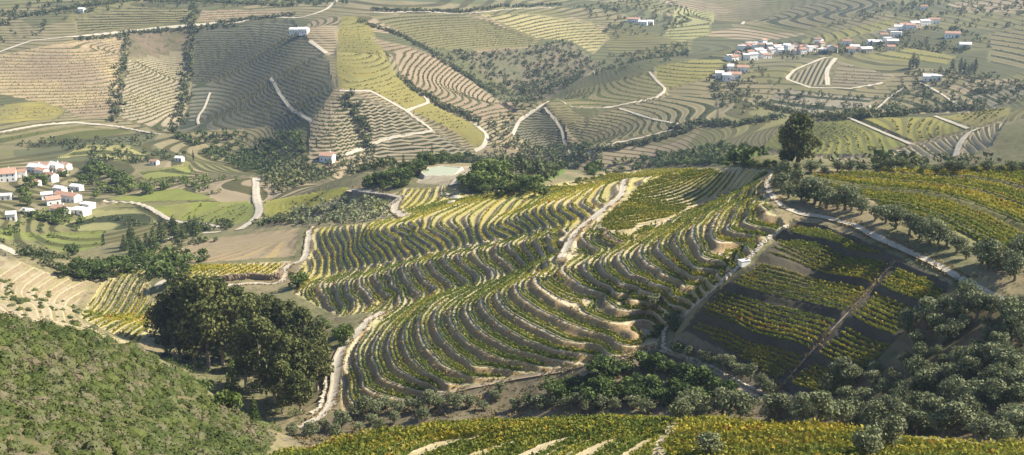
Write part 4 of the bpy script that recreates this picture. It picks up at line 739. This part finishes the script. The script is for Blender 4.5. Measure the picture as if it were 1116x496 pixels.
def dome(R, nl, w, h, r, n, leaf, seed):
    """rounded bush: a lumpy inner body plus leaves standing off it"""
    na, nz_ = 8, 4; ph = R.rand(3)*6.283; V = []; 
    for i in range(nz_+1):
        t = i/nz_*math.pi/2
        for j in range(na):
            a = 6.283*j/na; k = 1+0.22*math.sin(2*a+ph[0])+0.14*math.sin(3*a+ph[1]+2*t); V.append((w*k*math.cos(t)*math.cos(a), w*k*math.cos(t)*math.sin(a), h*(0.9+0.12*math.sin(a+ph[2]))*math.sin(t)-0.15))
    V = np.array(V)*(1+0.16*(R.rand(len(V),1)-0.5)); F4 = np.array([(i*na+j, i*na+(j+1)%na, (i+1)*na+(j+1)%na, (i+1)*na+j) for i in range(nz_) for j in range(na)])
    d = R.randn(n, 3); d[:,2] = abs(d[:,2]); d /= np.linalg.norm(d, axis=1, keepdims=True); C = d*np.array([w, w, h])*(0.92+0.28*R.rand(n,1)); u = np.cross(d+0.9*R.randn(n,3), R.randn(n,3)); u /= np.linalg.norm(u, axis=1, keepdims=True); v = np.cross(u, d+0.6*R.randn(n,3)); v /= np.linalg.norm(v, axis=1, keepdims=True)
    s = leaf*(0.6+0.8*R.rand(n,1)); L = np.stack([C-u*s, C-v*s*0.7, C+u*s, C+v*s*0.7], 1).reshape(-1, 3)
    return np.concatenate([V, L]), np.concatenate([F4, np.arange(n*4).reshape(-1, 4)+len(V)]), np.concatenate([0.42+0.2*R.rand(len(V)), np.repeat(0.5+0.7*(R.rand(n)-0.5), 4)])
BUSH = [dome(RB, 0, 0.75+0.12*(k%4), 0.7+0.15*(k%3), 0, 34, 0.13, k) for k in range(9)]
SHR = [leaves(lobset(RB, 5+k%3, 0.5+0.08*k, 1.0+0.15*(k%4), 0.40), 34, 0.15, 200+k, 0.6) for k in range(9)]
SMALL = [leaves(lobset(RB, 4, 0.9, 2.6, 0.85), 22, 0.55, 220+k, 0.65) for k in range(6)]
def dens_keep(s, th): return lambda p, R: vnoise(p[:,0], p[:,1], s, 31)*0.6+vnoise(p[:,0], p[:,1], s/3, 32)*0.4+0.25*(R.rand(len(p))-0.5) > th
P = scatter(PLOTS[LAB['earth of the scrub hillside at lower left']]['poly'], 1.42, 41, dens_keep(12, 0.27)); P = P[P[:,1] < 215]
tile('hillside_scrub', 'dense green and grey-green scrub covering the lower left hillside', 'scrub', P, 0.65+1.0*np.random.RandomState(1).rand(len(P))**2.2, BUSH, F_SC, 42)
print('SCRUB', len(P))
# dry grass and weeds on the terrace banks
F_DRY = foliage('dry_grass', [(0.0,(0.10,0.09,0.035)),(0.4,(0.20,0.16,0.07)),(0.75,(0.30,0.235,0.11)),(1.0,(0.24,0.15,0.075))], 0.3)
TUFT = [leaves(lobset(RB, 3, 0.5, 0.7, 0.35), 9, 0.24, 240+k, 0.5) for k in range(5)]
for i_, n_t, sd in ((I_F, 26000, 61), (I_B, 9000, 62)):
    q = PLOTS[i_]['xy']; Rq = np.random.RandomState(sd); p = q.min(0)+(q.max(0)-q.min(0))*Rq.rand(n_t, 2); ph = plotfun(i_)(p[:,0], p[:,1]); f = ph-np.floor(ph)
    p = p[np.isfinite(ph) & ((f > TREAD+0.05) | (Rq.rand(n_t) < 0.14)) & (vnoise(p[:,0], p[:,1], 12, 63) > 0.3)]; p = p[(p[:,0] > -130)]
    tile('bank_grass', 'dry grass tufts on the terrace banks of the %s' % ('front and middle spurs' if i_ == I_F else 'back spur'), 'grass', p, 0.6+0.7*np.random.RandomState(sd).rand(len(p)), TUFT, F_DRY, sd)
WOODS = [('gully_scrub','low dry scrub on the brown bank below the long path',[(372,456),(440,444),(560,416),(690,392),(720,388),(800,430),(860,452),(700,455),(500,460),(330,486),(320,478)],1.5,0.34,0.8,TUFT,F_DRY),
 ('slope_scrub','scattered bushes on the sandy left slope',[(0,300),(60,318),(90,340),(160,385),(95,370),(0,345)],4.6,0.42,1.1,BUSH,F_SC),
 ('slope_scrub','rough scrub on the hollow below the yellow vineyard and loop road',[(170,335),(170,325),(250,325),(320,330),(360,350),(360,380),(300,400),(180,390),(165,370)],4.4,0.36,1.5,BUSH,F_SC),
 ('grove_scrub','bushy undergrowth below the eucalyptus grove',[(165,390),(240,400),(330,440),(330,462),(300,474),(230,430)],3.0,0.4,1.3,SHR,F_DK),
 ('woodland','scrubby woodland of the wooded valley sides',[(330,172),(380,170),(430,172),(430,186),(380,190),(345,200),(300,212),(286,200),(286,186),(310,178)],5.5,0.25,1.7,SMALL,F_FAR),
 ('woodland','dark wood filling the shaded gully at the far slope foot',[(190,150),(240,148),(330,144),(335,178),(300,186),(284,190),(260,182),(220,170)],6.5,0.2,1.8,SMALL,F_DK),
 ('woodland','bushy woodland along the stream behind the central hill',[(520,165),(560,172),(600,160),(640,158),(660,170),(640,178),(620,182),(600,196),(580,198),(560,190),(545,185)],6.0,0.2,1.8,SMALL,F_FAR),
 ('woodland','dark trees in the valley behind the central hill crest',[(640,182),(690,172),(740,166),(790,160),(830,165),(845,178),(800,180),(740,180),(690,183),(640,192)],6.0,0.3,1.9,SMALL,F_DK),
 ('far_scrub','speckled bushes of the grey-green scrub slope in the far middle',PLOTS[LAB['grey-green scrub slope in the far middle']]['poly'],6.5,0.30,1.5,SMALL,F_FAR),
 ('far_scrub','bushes along the stream between the far spurs',px('B',[(470,390),(560,360),(640,330),(560,385),(520,405),(600,470),(700,496),(480,496),(470,470)]),6.0,0.3,1.5,SMALL,F_FAR),
 ('far_scrub','bushes beside the pinkish brown field',px('B',[(280,155),(350,165),(480,250),(640,330),(570,362),(330,190)]),7.0,0.35,1.3,SMALL,F_FAR),
 ('far_scrub','bushy ground below and left of the village',px('C',[(90,255),(170,205),(250,200),(300,240),(345,258),(280,330),(330,370),(230,380),(130,350),(110,300)]),8,0.36,1.5,SMALL,F_FAR),
 ('far_scrub','bushy ground between the village vineyards and the cypress house',px('C',[(440,362),(600,342),(640,310),(700,262),(740,240),(820,215),(960,240),(1109,240),(1109,330),(900,350),(640,365)]),8.5,0.38,1.6,SMALL,F_FAR),
 ('far_scrub','trees and bushes around the village houses',px('C',[(150,185),(230,140),(480,150),(700,110),(850,90),(1000,120),(900,175),(740,150),(590,178),(510,180),(470,180),(300,200),(170,200)]),10,0.40,1.6,SMALL,F_FAR),
 ('far_scrub','scattered bushes on the slopes above the upper far road',px('A',[(-40,20),(400,-10),(1109,-10),(1109,20),(760,20),(420,18),(230,60),(100,120),(-40,150)]),12,0.42,1.8,SMALL,F_FAR),
 ('far_scrub','speckled trees over the hazy far right hillside',px('C',[(420,100),(690,10),(1150,-10),(1150,80),(1000,100),(700,55)]),14,0.42,1.8,SMALL,F_FAR),
 ('far_scrub','trees dotted along the top middle slope',px('B',[(740,20),(1109,-10),(1109,130),(1020,135),(860,125)]),13,0.43,1.6,SMALL,F_FAR),
 ('far_scrub','wooded flank left of the village yellow terraces',px('B',[(800,185),(1109,135),(1109,205),(960,222),(800,255)]),9,0.42,1.4,SMALL,F_FAR),
 ('far_scrub','bushes along the valley floor left of the white road',px('D',[(280,170),(330,110),(440,110),(620,100),(800,100),(800,160),(690,160),(560,125),(330,155)]),8,0.42,1.4,SMALL,F_LG),
 ('far_scrub','bushy strip along the far left road',px('A',[(-40,460),(250,440),(420,425),(560,430),(640,470),(560,520),(300,520),(180,470),(-40,480)]),9,0.42,1.6,SMALL,F_FAR),
 ('olive_bushes','small grey olives dotting the grove slope below the pond road',PLOTS[LAB['pale olive grove slope below the pond road']]['poly'],5.2,0.2,1.25,SMALL,F_OL),
 ('olive_bushes','small trees dotting the grey field below the fan vineyard',PLOTS[LAB['grey field dotted with small trees below the fan vineyard']]['poly'],9,0.25,1.4,SMALL,F_FAR),
 ('far_scrub','bushes round the loop road and its wall',px('D',[(420,385),(500,345),(620,350),(640,370),(540,390),(505,430),(470,450),(470,400)]),4.0,0.3,1.5,SMALL,F_DK),
 ('valley_bushes','rough bushes between the brown field and the valley roads',[(115,240),(190,256),(262,250),(330,240),(330,232),(262,246),(230,240),(180,246),(120,232)],4.5,0.36,1.1,SMALL,F_FAR),
 ('valley_bushes','rough growth on the hollow left of brown field',[(150,300),(185,280),(200,270),(240,262),(200,262),(160,285),(110,300),(60,296),(0,270),(0,262),(60,280),(110,290)],4.5,0.36,1.0,SMALL,F_FAR),
 ('valley_bushes','bushy strips below the pond hill',[(285,245),(335,244),(336,232),(400,232),(330,228),(285,236)],4.5,0.3,1.0,SMALL,F_OL),
 ('valley_bushes','dark growth behind the crest of central hill right of the lone tree',[(880,182),(960,178),(1060,176),(1116,172),(1116,181),(960,184)],5,0.3,1.6,SMALL,F_FAR),
 ('valley_bushes','bushes scattered on the open valley floor below the hamlet',[(0,228),(60,232),(110,236),(70,262),(0,256)],7,0.4,1.3,SMALL,F_LG)]
for i, (nm, lab, poly, gap, th, s, pr, mt) in enumerate(WOODS):
    P = scatter(poly, gap, 300+i, dens_keep(40 if gap > 4 else 9, th))
    if len(P): tile(nm, lab, 'scrub' if 'scrub' in nm else 'trees', P, s*(0.6+0.9*np.random.RandomState(i).rand(len(P))**1.5), pr, mt, 400+i)
# ragged grass along the nearer tracks
vp = []
for nm, lab, h, w in RL:
    if h[:,1].min() > 560: continue
    Rv = np.random.RandomState(len(vp)+900); t = np.gradient(h, axis=0); t /= np.hypot(t[:,0], t[:,1])[:,None]+1e-9; n = np.stack([-t[:,1], t[:,0]], -1)
    for sd_ in (-1, 1):
        for rep_ in range(2): vp.append(h+n*(sd_*w*0.5*(0.86+0.35*Rv.rand(len(h), 1)))+Rv.randn(len(h), 2)*0.35)
vp = np.concatenate(vp); vp = vp[vnoise(vp[:,0], vp[:,1], 5, 91) > 0.35]
tile('verge_grass', 'ragged dry grass and weeds along the edges of the nearer tracks', 'grass', vp, 0.55+0.6*np.random.RandomState(92).rand(len(vp)), TUFT, F_DRY, 93)
# vines of the far plots: low bushes standing along the contour rows
VT = [leaves(lobset(RB, 2, 0.7, 1.1, 0.5), 3, 0.62, 260+k, 0.4) for k in range(6)]
F_FV = foliage('far_vine_leaves', [(0.0,(0.05,0.058,0.02)),(0.5,(0.095,0.10,0.032)),(1.0,(0.19,0.165,0.045))], 0.25)
for i, p in enumerate(PLOTS):
    q = p['xy']; ym = q[:,1].mean()
    if p['mode'] != 'contour' or ym < 560 or p['name'] in ('sandy_slope',): continue
    lo, hi = q.min(0), q.max(0); f = plotfun(i); X, Yg = np.meshgrid(np.linspace(lo[0], hi[0], 40), np.linspace(lo[1], hi[1], 40)); Fv = f(X, Yg)
    if not np.isfinite(Fv).any(): continue
    ch = chains(lo[0], hi[0], lo[1], hi[1], 6.0, f, [k+0.27 for k in range(int(np.floor(np.nanmin(Fv)))-1, int(np.ceil(np.nanmax(Fv)))+1)])
    P = [r for r in (resample(c, 2.4) for _, c in ch) if r is not None]
    if not P: continue
    P = np.concatenate(P); Rf = np.random.RandomState(700+i); P = P[Rf.rand(len(P)) < 0.8]; P = P+Rf.randn(len(P), 2)*0.35
    tile('field_vines', 'low vines standing in rows on the ' + ' '.join(p['label'].split()[:8]), 'vines', P, 0.75+0.6*Rf.rand(len(P)), VT, F_FV, 800+i)
# lines of trees on the far slopes
LINES = [('tree_line','dark line of trees down the far slope, the left of two',px('A',[(398,110),(392,200),(375,290),(362,385)]),9,1.9),('tree_line','dark line of trees down the far slope, the right of two',px('A',[(612,10),(610,100),(600,200),(585,300),(570,380),(545,425)]),10,2.1),
 ('tree_line','hedge of bushes under the upper far road',px('A',[(240,128),(420,108),(620,92),(750,80)]),6,1.3),('tree_line','line of trees beside the spur crest below the top road',px('B',[(60,70),(180,105),(290,170),(390,235),(500,300)]),7,1.5),
 ('tree_line','bushy line beside the yellow tongue vineyard',px('B',[(190,245),(240,285),(330,335),(440,390)]),8,1.5),('tree_line','hedge along the top road',px('B',[(110,28),(400,32),(520,24),(700,18)]),5,1.5),
 ('tree_line','bushes at the foot of the middle spur terraces',px('B',[(740,492),(860,470),(960,452),(1109,415)]),7,1.3),('tree_line','dark tree line across the slope above the upper far road',px('A',[(60,60),(200,35),(420,8),(640,5),(930,20)]),8,1.6),
 ('tree_line','trees along the valley edge below the fan vineyard',px('C',[(270,345),(440,372),(640,370),(800,355),(960,350)]),8,1.5),('tree_line','trees lining the far right foot path',px('C',[(0,410),(90,395),(200,400),(330,380)]),9,1.5),
 ('tree_line','dark hedge on the terraces left of the white house',px('A',[(700,75),(800,62),(930,50)]),5,1.5),('tree_line','bush line down the brown terraces under the spur',px('B',[(20,305),(60,370),(90,440),(95,496)]),9,1.7)]
for i, (nm, lab, pl, w, s) in enumerate(LINES):
    h = hit(dens(pl, 2.6))[:, :2]; R = np.random.RandomState(500+i); P = np.repeat(h, 3, 0)+R.randn(len(h)*3, 2)*w*0.35; tile(nm, lab, 'trees', P, s*(0.6+0.8*R.rand(len(P))), SMALL, F_FAR, 520+i)
# ------------------------------------------------------------------ houses, walls, pond
W_WH = plain('white_render', (0.80,0.79,0.75), (0.70,0.68,0.63), 0.4); W_CR = plain('cream_render', (0.66,0.58,0.46), (0.56,0.49,0.38), 0.4)
R_RED = plain('clay_tiles', (0.42,0.25,0.18), (0.33,0.20,0.15), 0.7); R_OLD = plain('old_tiles', (0.34,0.20,0.14), (0.25,0.16,0.12), 0.7); R_GR = plain('pale_sheet_roof', (0.66,0.64,0.62), (0.52,0.50,0.49), 0.5)
D_GL = plain('dark_glass', (0.03,0.035,0.045), None, 1.0, 0.2); D_WD = plain('door_paint', (0.14,0.07,0.04), None, 1.0)
S_ST = plain('schist_stone', (0.30,0.27,0.22), (0.18,0.16,0.13), 0.9); S_PALE = plain('pale_stone', (0.50,0.45,0.36), (0.33,0.29,0.23), 0.8)
def house(a, b, w, d, h, rz, label, group, roof='red', wall=None, parts=True, storeys=1):
    p = hit([(a, b)])[0]; z = float(zt_at(p[0], p[1])[0]); o = empty('house', (p[0], p[1], z-0.3), rz); rh = d*0.24 if roof != 'flat' else 0.0
    m = MB(); x, y, H = w/2, d/2, h+0.3
    m.v += [(-x,-y,-2.5),(x,-y,-2.5),(x,y,-2.5),(-x,y,-2.5),(-x,-y,H),(x,-y,H),(x,y,H),(-x,y,H)]; m.f += [(0,1,5,4),(1,2,6,5),(2,3,7,6),(3,0,4,7)]
    if rh: m.v += [(-x,0,H+rh),(x,0,H+rh)]; m.f += [(4,8,7),(5,6,9)]
    else: m.f += [(4,5,6,7)]
    m.obj('wall', wall or W_WH, o)
    r = MB(); e = 0.45
    if rh:
        t = 0.22; k = rh/y
        for sgn in (-1, 1):
            r.v += [(-x-e, sgn*(y+e), H-e*k+0.03), (x+e, sgn*(y+e), H-e*k+0.03), (x+e, 0, H+rh+0.03), (-x-e, 0, H+rh+0.03)]; i = len(r.v)-4
            r.v += [(q[0], q[1], q[2]+t) for q in r.v[i:i+4]]; r.f += [(i,i+1,i+2,i+3),(i+4,i+5,i+6,i+7),(i,i+1,i+5,i+4),(i+1,i+2,i+6,i+5),(i+3,i,i+4,i+7)]
    else: r.box(-x-0.2, x+0.2, -y-0.2, y+0.2, H+0.01, H+0.35)
    ro = r.obj('roof', {'red':R_RED,'old':R_OLD,'grey':R_GR,'flat':R_GR}[roof], o)
    if rh and w > 9: c = MB(); c.box(x*0.4-0.35, x*0.4+0.35, 0.3, 1.0, H+rh*0.5, H+rh+1.0); c.obj('chimney', wall or W_WH, ro)
    if parts:
        n = max(2, int(w/3.2)); wb = None
        for sgn in (-1, 1):
            for s in range(storeys):
                for k in range(n):
                    cx = -x+(k+0.5)*w/n; zz = 1.2+s*2.9
                    if zz+1.2 > H: continue
                    door = s == 0 and k == n//2 and sgn == -1
                    g = MB(); 
                    if door: g.box(cx-0.5, cx+0.5, -y-0.06, -y+0.05, 0.2, 2.4); g.obj('door', D_WD, o)
                    else: g.box(cx-0.45, cx+0.45, sgn*y-0.06, sgn*y+0.06, zz, zz+1.25); g.obj('window', D_GL, o)
    return tag(o, label, 'house', group)
HM = [(6,196,17,13,6.5,0.35,'large red-roofed house at the left edge of the hamlet','red',2),(40,186,13,9,5.5,-0.35,'white house with pale roof at the upper left of hamlet','grey',2),(50,184,9,7,5,-0.35,'small red-roofed white house behind the hamlet cluster','red',2),(61,184,12,8,5.5,-0.6,'white house with pale roof at upper right of hamlet','grey',2),
 (68,188,8,6,4,-0.6,'little white outhouse right of the upper hamlet houses','red',1),(55,196,11,8,5,-0.4,'white house with old tiles in the middle of the hamlet','old',2),(74,216,21,8,5,-0.42,'long white building with red roof in lower hamlet','red',2),(58,221,10,7,4.5,0.6,'red-roofed house left of the long white building','red',1),
 (66,230,12,8,4,-0.35,'low red-roofed house in front of long white building','red',1),(87,229,13,9,3,-0.35,'low white flat-topped terrace building of the hamlet','flat',1),(84,207,9,6,4,-0.3,'grey-roofed shed above the long white building','grey',1),(13,240,6,6,4.5,0.3,'tiny white chapel below the hamlet','grey',1),(31,233,8,6,3.5,-0.3,'small pale shed at the lower edge of the hamlet','grey',1),(4,214,12,8,3.5,0.2,'pale flat shed below the large red roof','flat',1),(38,202,10,5,3.2,-0.3,'low tiled shed left of the hamlet middle','old',1),
 (46,190,10,7,5.5,-0.4,'white red-roofed house in the thick of the upper hamlet','red',2),(72,182,9,6,5,-0.5,'white end house at the far right of the upper hamlet','red',2),(66,209,9,6,4.5,-0.42,'small white house just above the long building','grey',1),(95,224,10,7,3.2,-0.4,'white walled yard building at the right end of hamlet','flat',1),(51,214,8,6,4,0.5,'white cottage left of the long building, pale roofed','grey',1),(22,193,10,7,5,0.3,'white house between the big red roof and the cluster','old',1)]
for a, b, w, d, h, rz, lab, rf, st in HM: house(a, b, w*0.88, d*0.88, h*0.9, rz, lab, None, rf, None, True, st)
vx = lambda L: [(770+a/7.087, 30+b/7.087) for a, b in L]
VILL = vx([(290,158),(330,142),(395,135),(440,130),(270,182),(320,178),(375,178),(420,176),(480,172),(500,192),(540,188),(580,160),(620,158),(600,186),(640,184),(690,165),(700,200),(740,170),(735,200),(800,186),(825,180),(860,118),(880,138),(900,200),(930,196),(955,202),(300,228),(340,230),(240,225),(250,250),(205,255),(175,250),(305,252),(355,250),(430,225),(400,204),(455,200),(480,212),(460,232),(565,200),(665,172),(765,184),(350,160),(520,165)])
for i, (a, b) in enumerate(sorted(VILL)):
    house(a, b, 6+rnd.random()*5, 5+rnd.random()*3, 4+rnd.random()*3.5, rnd.choice([-0.3,0.1,0.3,1.3])+rnd.random()*0.3, 'small house of the hillside village, %s from its left' % ordi(i), 'village houses', rnd.choice(['red','old','grey','flat','grey']), rnd.choice([W_WH,W_WH,W_WH,W_CR]), True, 1)
for lab, q, w in [('white house with orange roof below the village',vx([(280,345)])[0],11),('blue-white house with orange gable below the village',vx([(215,390)])[0],13),('small white cottage left below the village',vx([(100,378)])[0],8),('low white annex beside the orange gabled house',vx([(155,395)])[0],8),('tiny white hut above the orange gabled house',vx([(185,338)])[0],6)]:
    house(q[0], q[1], w, 8, 5, -0.2, lab, None, 'red' if w > 8 else 'grey', W_WH, True, 1)
for i, (a, b) in enumerate(sorted(px('C',[(570,158),(558,166),(545,136),(622,135),(640,136),(662,118),(688,104),(702,112),(712,100),(722,94),(758,92),(790,86),(820,80),(690,136),(684,152),(605,160),(480,165),(502,170),(455,136),(745,98),(675,128)]))):
    house(a, b, 8+rnd.random()*5, 7, 4+rnd.random()*2.5, rnd.random()*0.8-0.4, 'house of the upper right hamlet, %s from its left' % ordi(i), 'upper right hamlet houses', rnd.choice(['red','old','grey','flat']), rnd.choice([W_WH,W_WH,W_CR]), True, 1)
for lab, c, q, w, rf in [('red-roofed farmhouse at the right of the upper hamlet','C',(880,122),16,'red'),('pale house below the right farmhouse','C',(922,144),12,'grey'),('white house among cypresses on far right slope','C',(808,256),12,'grey'),('low white annex right of the cypress house','C',(830,256),9,'flat'),
 ('red-roofed farm at the top middle slope','B',(935,66),17,'red'),('white farm building beside the top red roof','B',(965,74),12,'grey'),('small white barn right of the top farm','B',(988,72),9,'grey'),('white house on the far left spur','A',(942,104),14,'grey'),('white annex beside the far left spur house','A',(968,108),10,'grey'),
 ('small white cottage on the far left top slope','A',(262,44),8,'grey'),('small white house above the valley road','D',(572,50),6,'grey'),('low pale ruin left of the valley house','D',(492,60),6,'old'),('small red-roofed barn at the wooded valley side','D',(1042,42),11,'red'),('pale hut at the top right track','C',(790,28),9,'old')]:
    a, b = px(c, [q])[0]; house(a, b, w, min(8, w*0.8), 4.5 if w > 7 else 3.0, -0.25, lab, None, rf, W_WH, True, 1)
# pond
pq = hit([(485,187)])[0]; zp = float(zt_at(pq[0], pq[1])[0])+1.2
pr_ = np.array([ray(q)*((zp-ZC)/ray(q)[2]) for q in [(459.5,188),(466,183.2),(483,181),(502,183),(494,191.2),(464,191.4)]]); n = len(pr_); cen = pr_[:,:2].mean(0)
pw = MB(); pw.v = [(float(x), float(y), zp) for x, y, _ in pr_]; pw.f = [tuple(range(n))[::-1]]
pn = N('pond_water'); pn.color(pn.mix(pn.noise(0.05, 2), (0.29,0.31,0.215), (0.33,0.345,0.25))); pn.b.inputs['Roughness'].default_value = 0.45; pn.b.inputs['Specular IOR Level'].default_value = 0.15; pn.bump(pn.noise(0.8, 3), 0.02)
po = pw.obj('pond', pn.m); po['kind'] = 'structure'; po['label'] = 'pale green irrigation pond on the hill shoulder'; po['category'] = 'pond'
rm = MB()
for i in range(n):
    a, b = pr_[i,:2], pr_[(i+1)%n,:2]; oa, ob = cen+(a-cen)*1.07, cen+(b-cen)*1.07
    for (p0, p1, z0, z1) in [((a, oa), (b, ob), zp+0.25, zp+0.25), ((oa, cen+(a-cen)*1.25), (ob, cen+(b-cen)*1.25), zp+0.25, zp-3.0)]:
        rm.quad((*p0[0], z0), (*p1[0], z0), (*p1[1], z1), (*p0[1], z1))
    rm.quad((*a, zp-0.5), (*b, zp-0.5), (*b, zp+0.25), (*a, zp+0.25))
tag(rm.obj('pond_rim', S_PALE), 'pale stone rim around the irrigation pond', 'pond rim')
# dry stone walls: rough overlapping blocks
def stone_wall(name, label, pix, w, h, mat, seed, gap=0.55, above=0.0):
    q = hit(dens(pix, 2.0))[:, :2]; s = np.concatenate([[0], np.cumsum(np.hypot(*(q[1:]-q[:-1]).T))]); t = np.arange(0, s[-1], gap); x = np.interp(t, s, q[:,0]); y = np.interp(t, s, q[:,1]); z = zt_at(x, y); R = np.random.RandomState(seed); m = MB()
    for k in range(len(t)):
        for lay in range(max(1, int(h/0.5))):
            cx, cy = x[k]+R.randn()*w*0.22, y[k]+R.randn()*w*0.22; a = R.rand()*3.1; ca, sa = math.cos(a), math.sin(a); rx, ry, rz = gap*(0.55+0.4*R.rand()), w*(0.3+0.25*R.rand()), 0.28+0.2*R.rand(); i = len(m.v)
            for sx, sy, sz in [(-1,-1,-1),(1,-1,-1),(1,1,-1),(-1,1,-1),(-1,-1,1),(1,-1,1),(1,1,1),(-1,1,1)]:
                ux, uy = sx*rx*(0.8+0.3*R.rand()), sy*ry*(0.8+0.3*R.rand()); m.v.append((cx+ux*ca-uy*sa, cy+ux*sa+uy*ca, z[k]+above+lay*0.42+0.15+sz*rz*(0.8+0.3*R.rand())))
            m.f += [(i,i+3,i+2,i+1),(i+4,i+5,i+6,i+7),(i,i+1,i+5,i+4),(i+1,i+2,i+6,i+5),(i+2,i+3,i+7,i+6),(i+3,i,i+4,i+7)]
    return tag(m.obj(name, mat), label, 'wall')
stone_wall('dry_stone_wall','tumbled dry stone wall down the gully beside the terraces',[(722,380),(724,362),(732,350),(748,342),(773,320),(792,303),(813,284),(833,264),(858,247)],0.9,0.9,S_PALE,1)
stone_wall('dry_stone_wall','dark retaining wall under the nose terraces of the loop road',px('D',[(690,430),(740,424),(800,420),(860,424),(890,420),(900,405)]),0.8,3.0,plain('brown_wall_stone', (0.26,0.20,0.14), (0.17,0.135,0.095), 0.9),2)
stone_wall('dry_stone_wall','rubble edge of the stone track by the eucalyptus grove',[(338,452),(350,445),(355,425),(357,405)],1.2,0.6,S_PALE,3)
stone_wall('dry_stone_wall','low stone edge of the stony path below the hedge',[(722,380),(748,389),(778,402),(808,419),(836,432)],0.6,0.6,S_PALE,4)
stone_wall('dry_stone_wall','dark retaining wall under the winding pond road',px('C1',[(545,275),(580,250),(630,215),(560,195),(440,182),(350,168)]),0.8,2.0,S_ST,5)
# rock outcrop and tank
def rock(a, b, s, label, seed):
    p = hit([(a, b)])[0]; R = np.random.RandomState(seed); m = MB(); nz_, na = 5, 9
    for i in range(nz_+1):
        t = i/nz_; r = s*math.sin(math.pi*(0.18+0.82*t) if t < 1 else 0.01)*(1 if t < 1 else 0.02)
        for j in range(na): aa = 6.283*j/na; k = 0.75+0.5*R.rand(); m.v.append((r*k*math.cos(aa), 0.7*r*k*math.sin(aa), -0.4+s*0.75*t*(0.85+0.3*R.rand())))
    for i in range(nz_):
        for j in range(na): q = i*na+j; e = i*na+(j+1) % na; m.f.append((q, e, e+na, q+na))
    o = m.obj('boulder', S_PALE); o.location = (p[0], p[1], float(zt_at(p[0], p[1])[0])); tag(o, label, 'rock')
rock(498,216,3.4,'pale boulder below the pond, the larger upper one',1); rock(493,221,2.6,'pale boulder below the pond, the smaller lower one',2); rock(486,212,2.2,'pale boulder left of the big one below the pond',3)
p = hit([(811,288)])[0]; o = empty('water_tank', (p[0], p[1], float(zt_at(p[0], p[1])[0])), 0.4)
m = MB(); m.box(-1.3,1.3,-0.8,0.8,-0.4,1.1); m.obj('basin', W_WH, o); m = MB(); m.box(-1.4,1.4,-0.9,0.9,1.11,1.25); m.obj('lid', R_GR, o); m = MB(); m.box(0.3,0.9,-0.3,0.3,1.26,1.36); m.obj('hatch', D_GL, o); tag(o, 'small white water tank on the gully wall beside the terraces', 'tank')
# ------------------------------------------------------------------ the hazy air
hb = MB(); zlo = float(GH.min())-6; hb.box(-1850, 1850, -60, 2960, zlo, max(ZC, float(GH.max()))+12)
hm = bpy.data.materials.new('haze_air'); hm.use_nodes = True; hn = hm.node_tree; hn.nodes.remove(hn.nodes['Principled BSDF'])
pv = hn.nodes.new('ShaderNodeVolumePrincipled'); pv.inputs['Color'].default_value = (0.56, 0.72, 1.0, 1); pv.inputs['Density'].default_value = HAZE; pv.inputs['Anisotropy'].default_value = 0.2
hn.links.new(pv.outputs[0], hn.nodes['Material Output'].inputs['Volume'])
ho = hb.obj('haze', hm); tag(ho, 'thin bluish haze filling the whole valley', 'haze', kind='stuff')
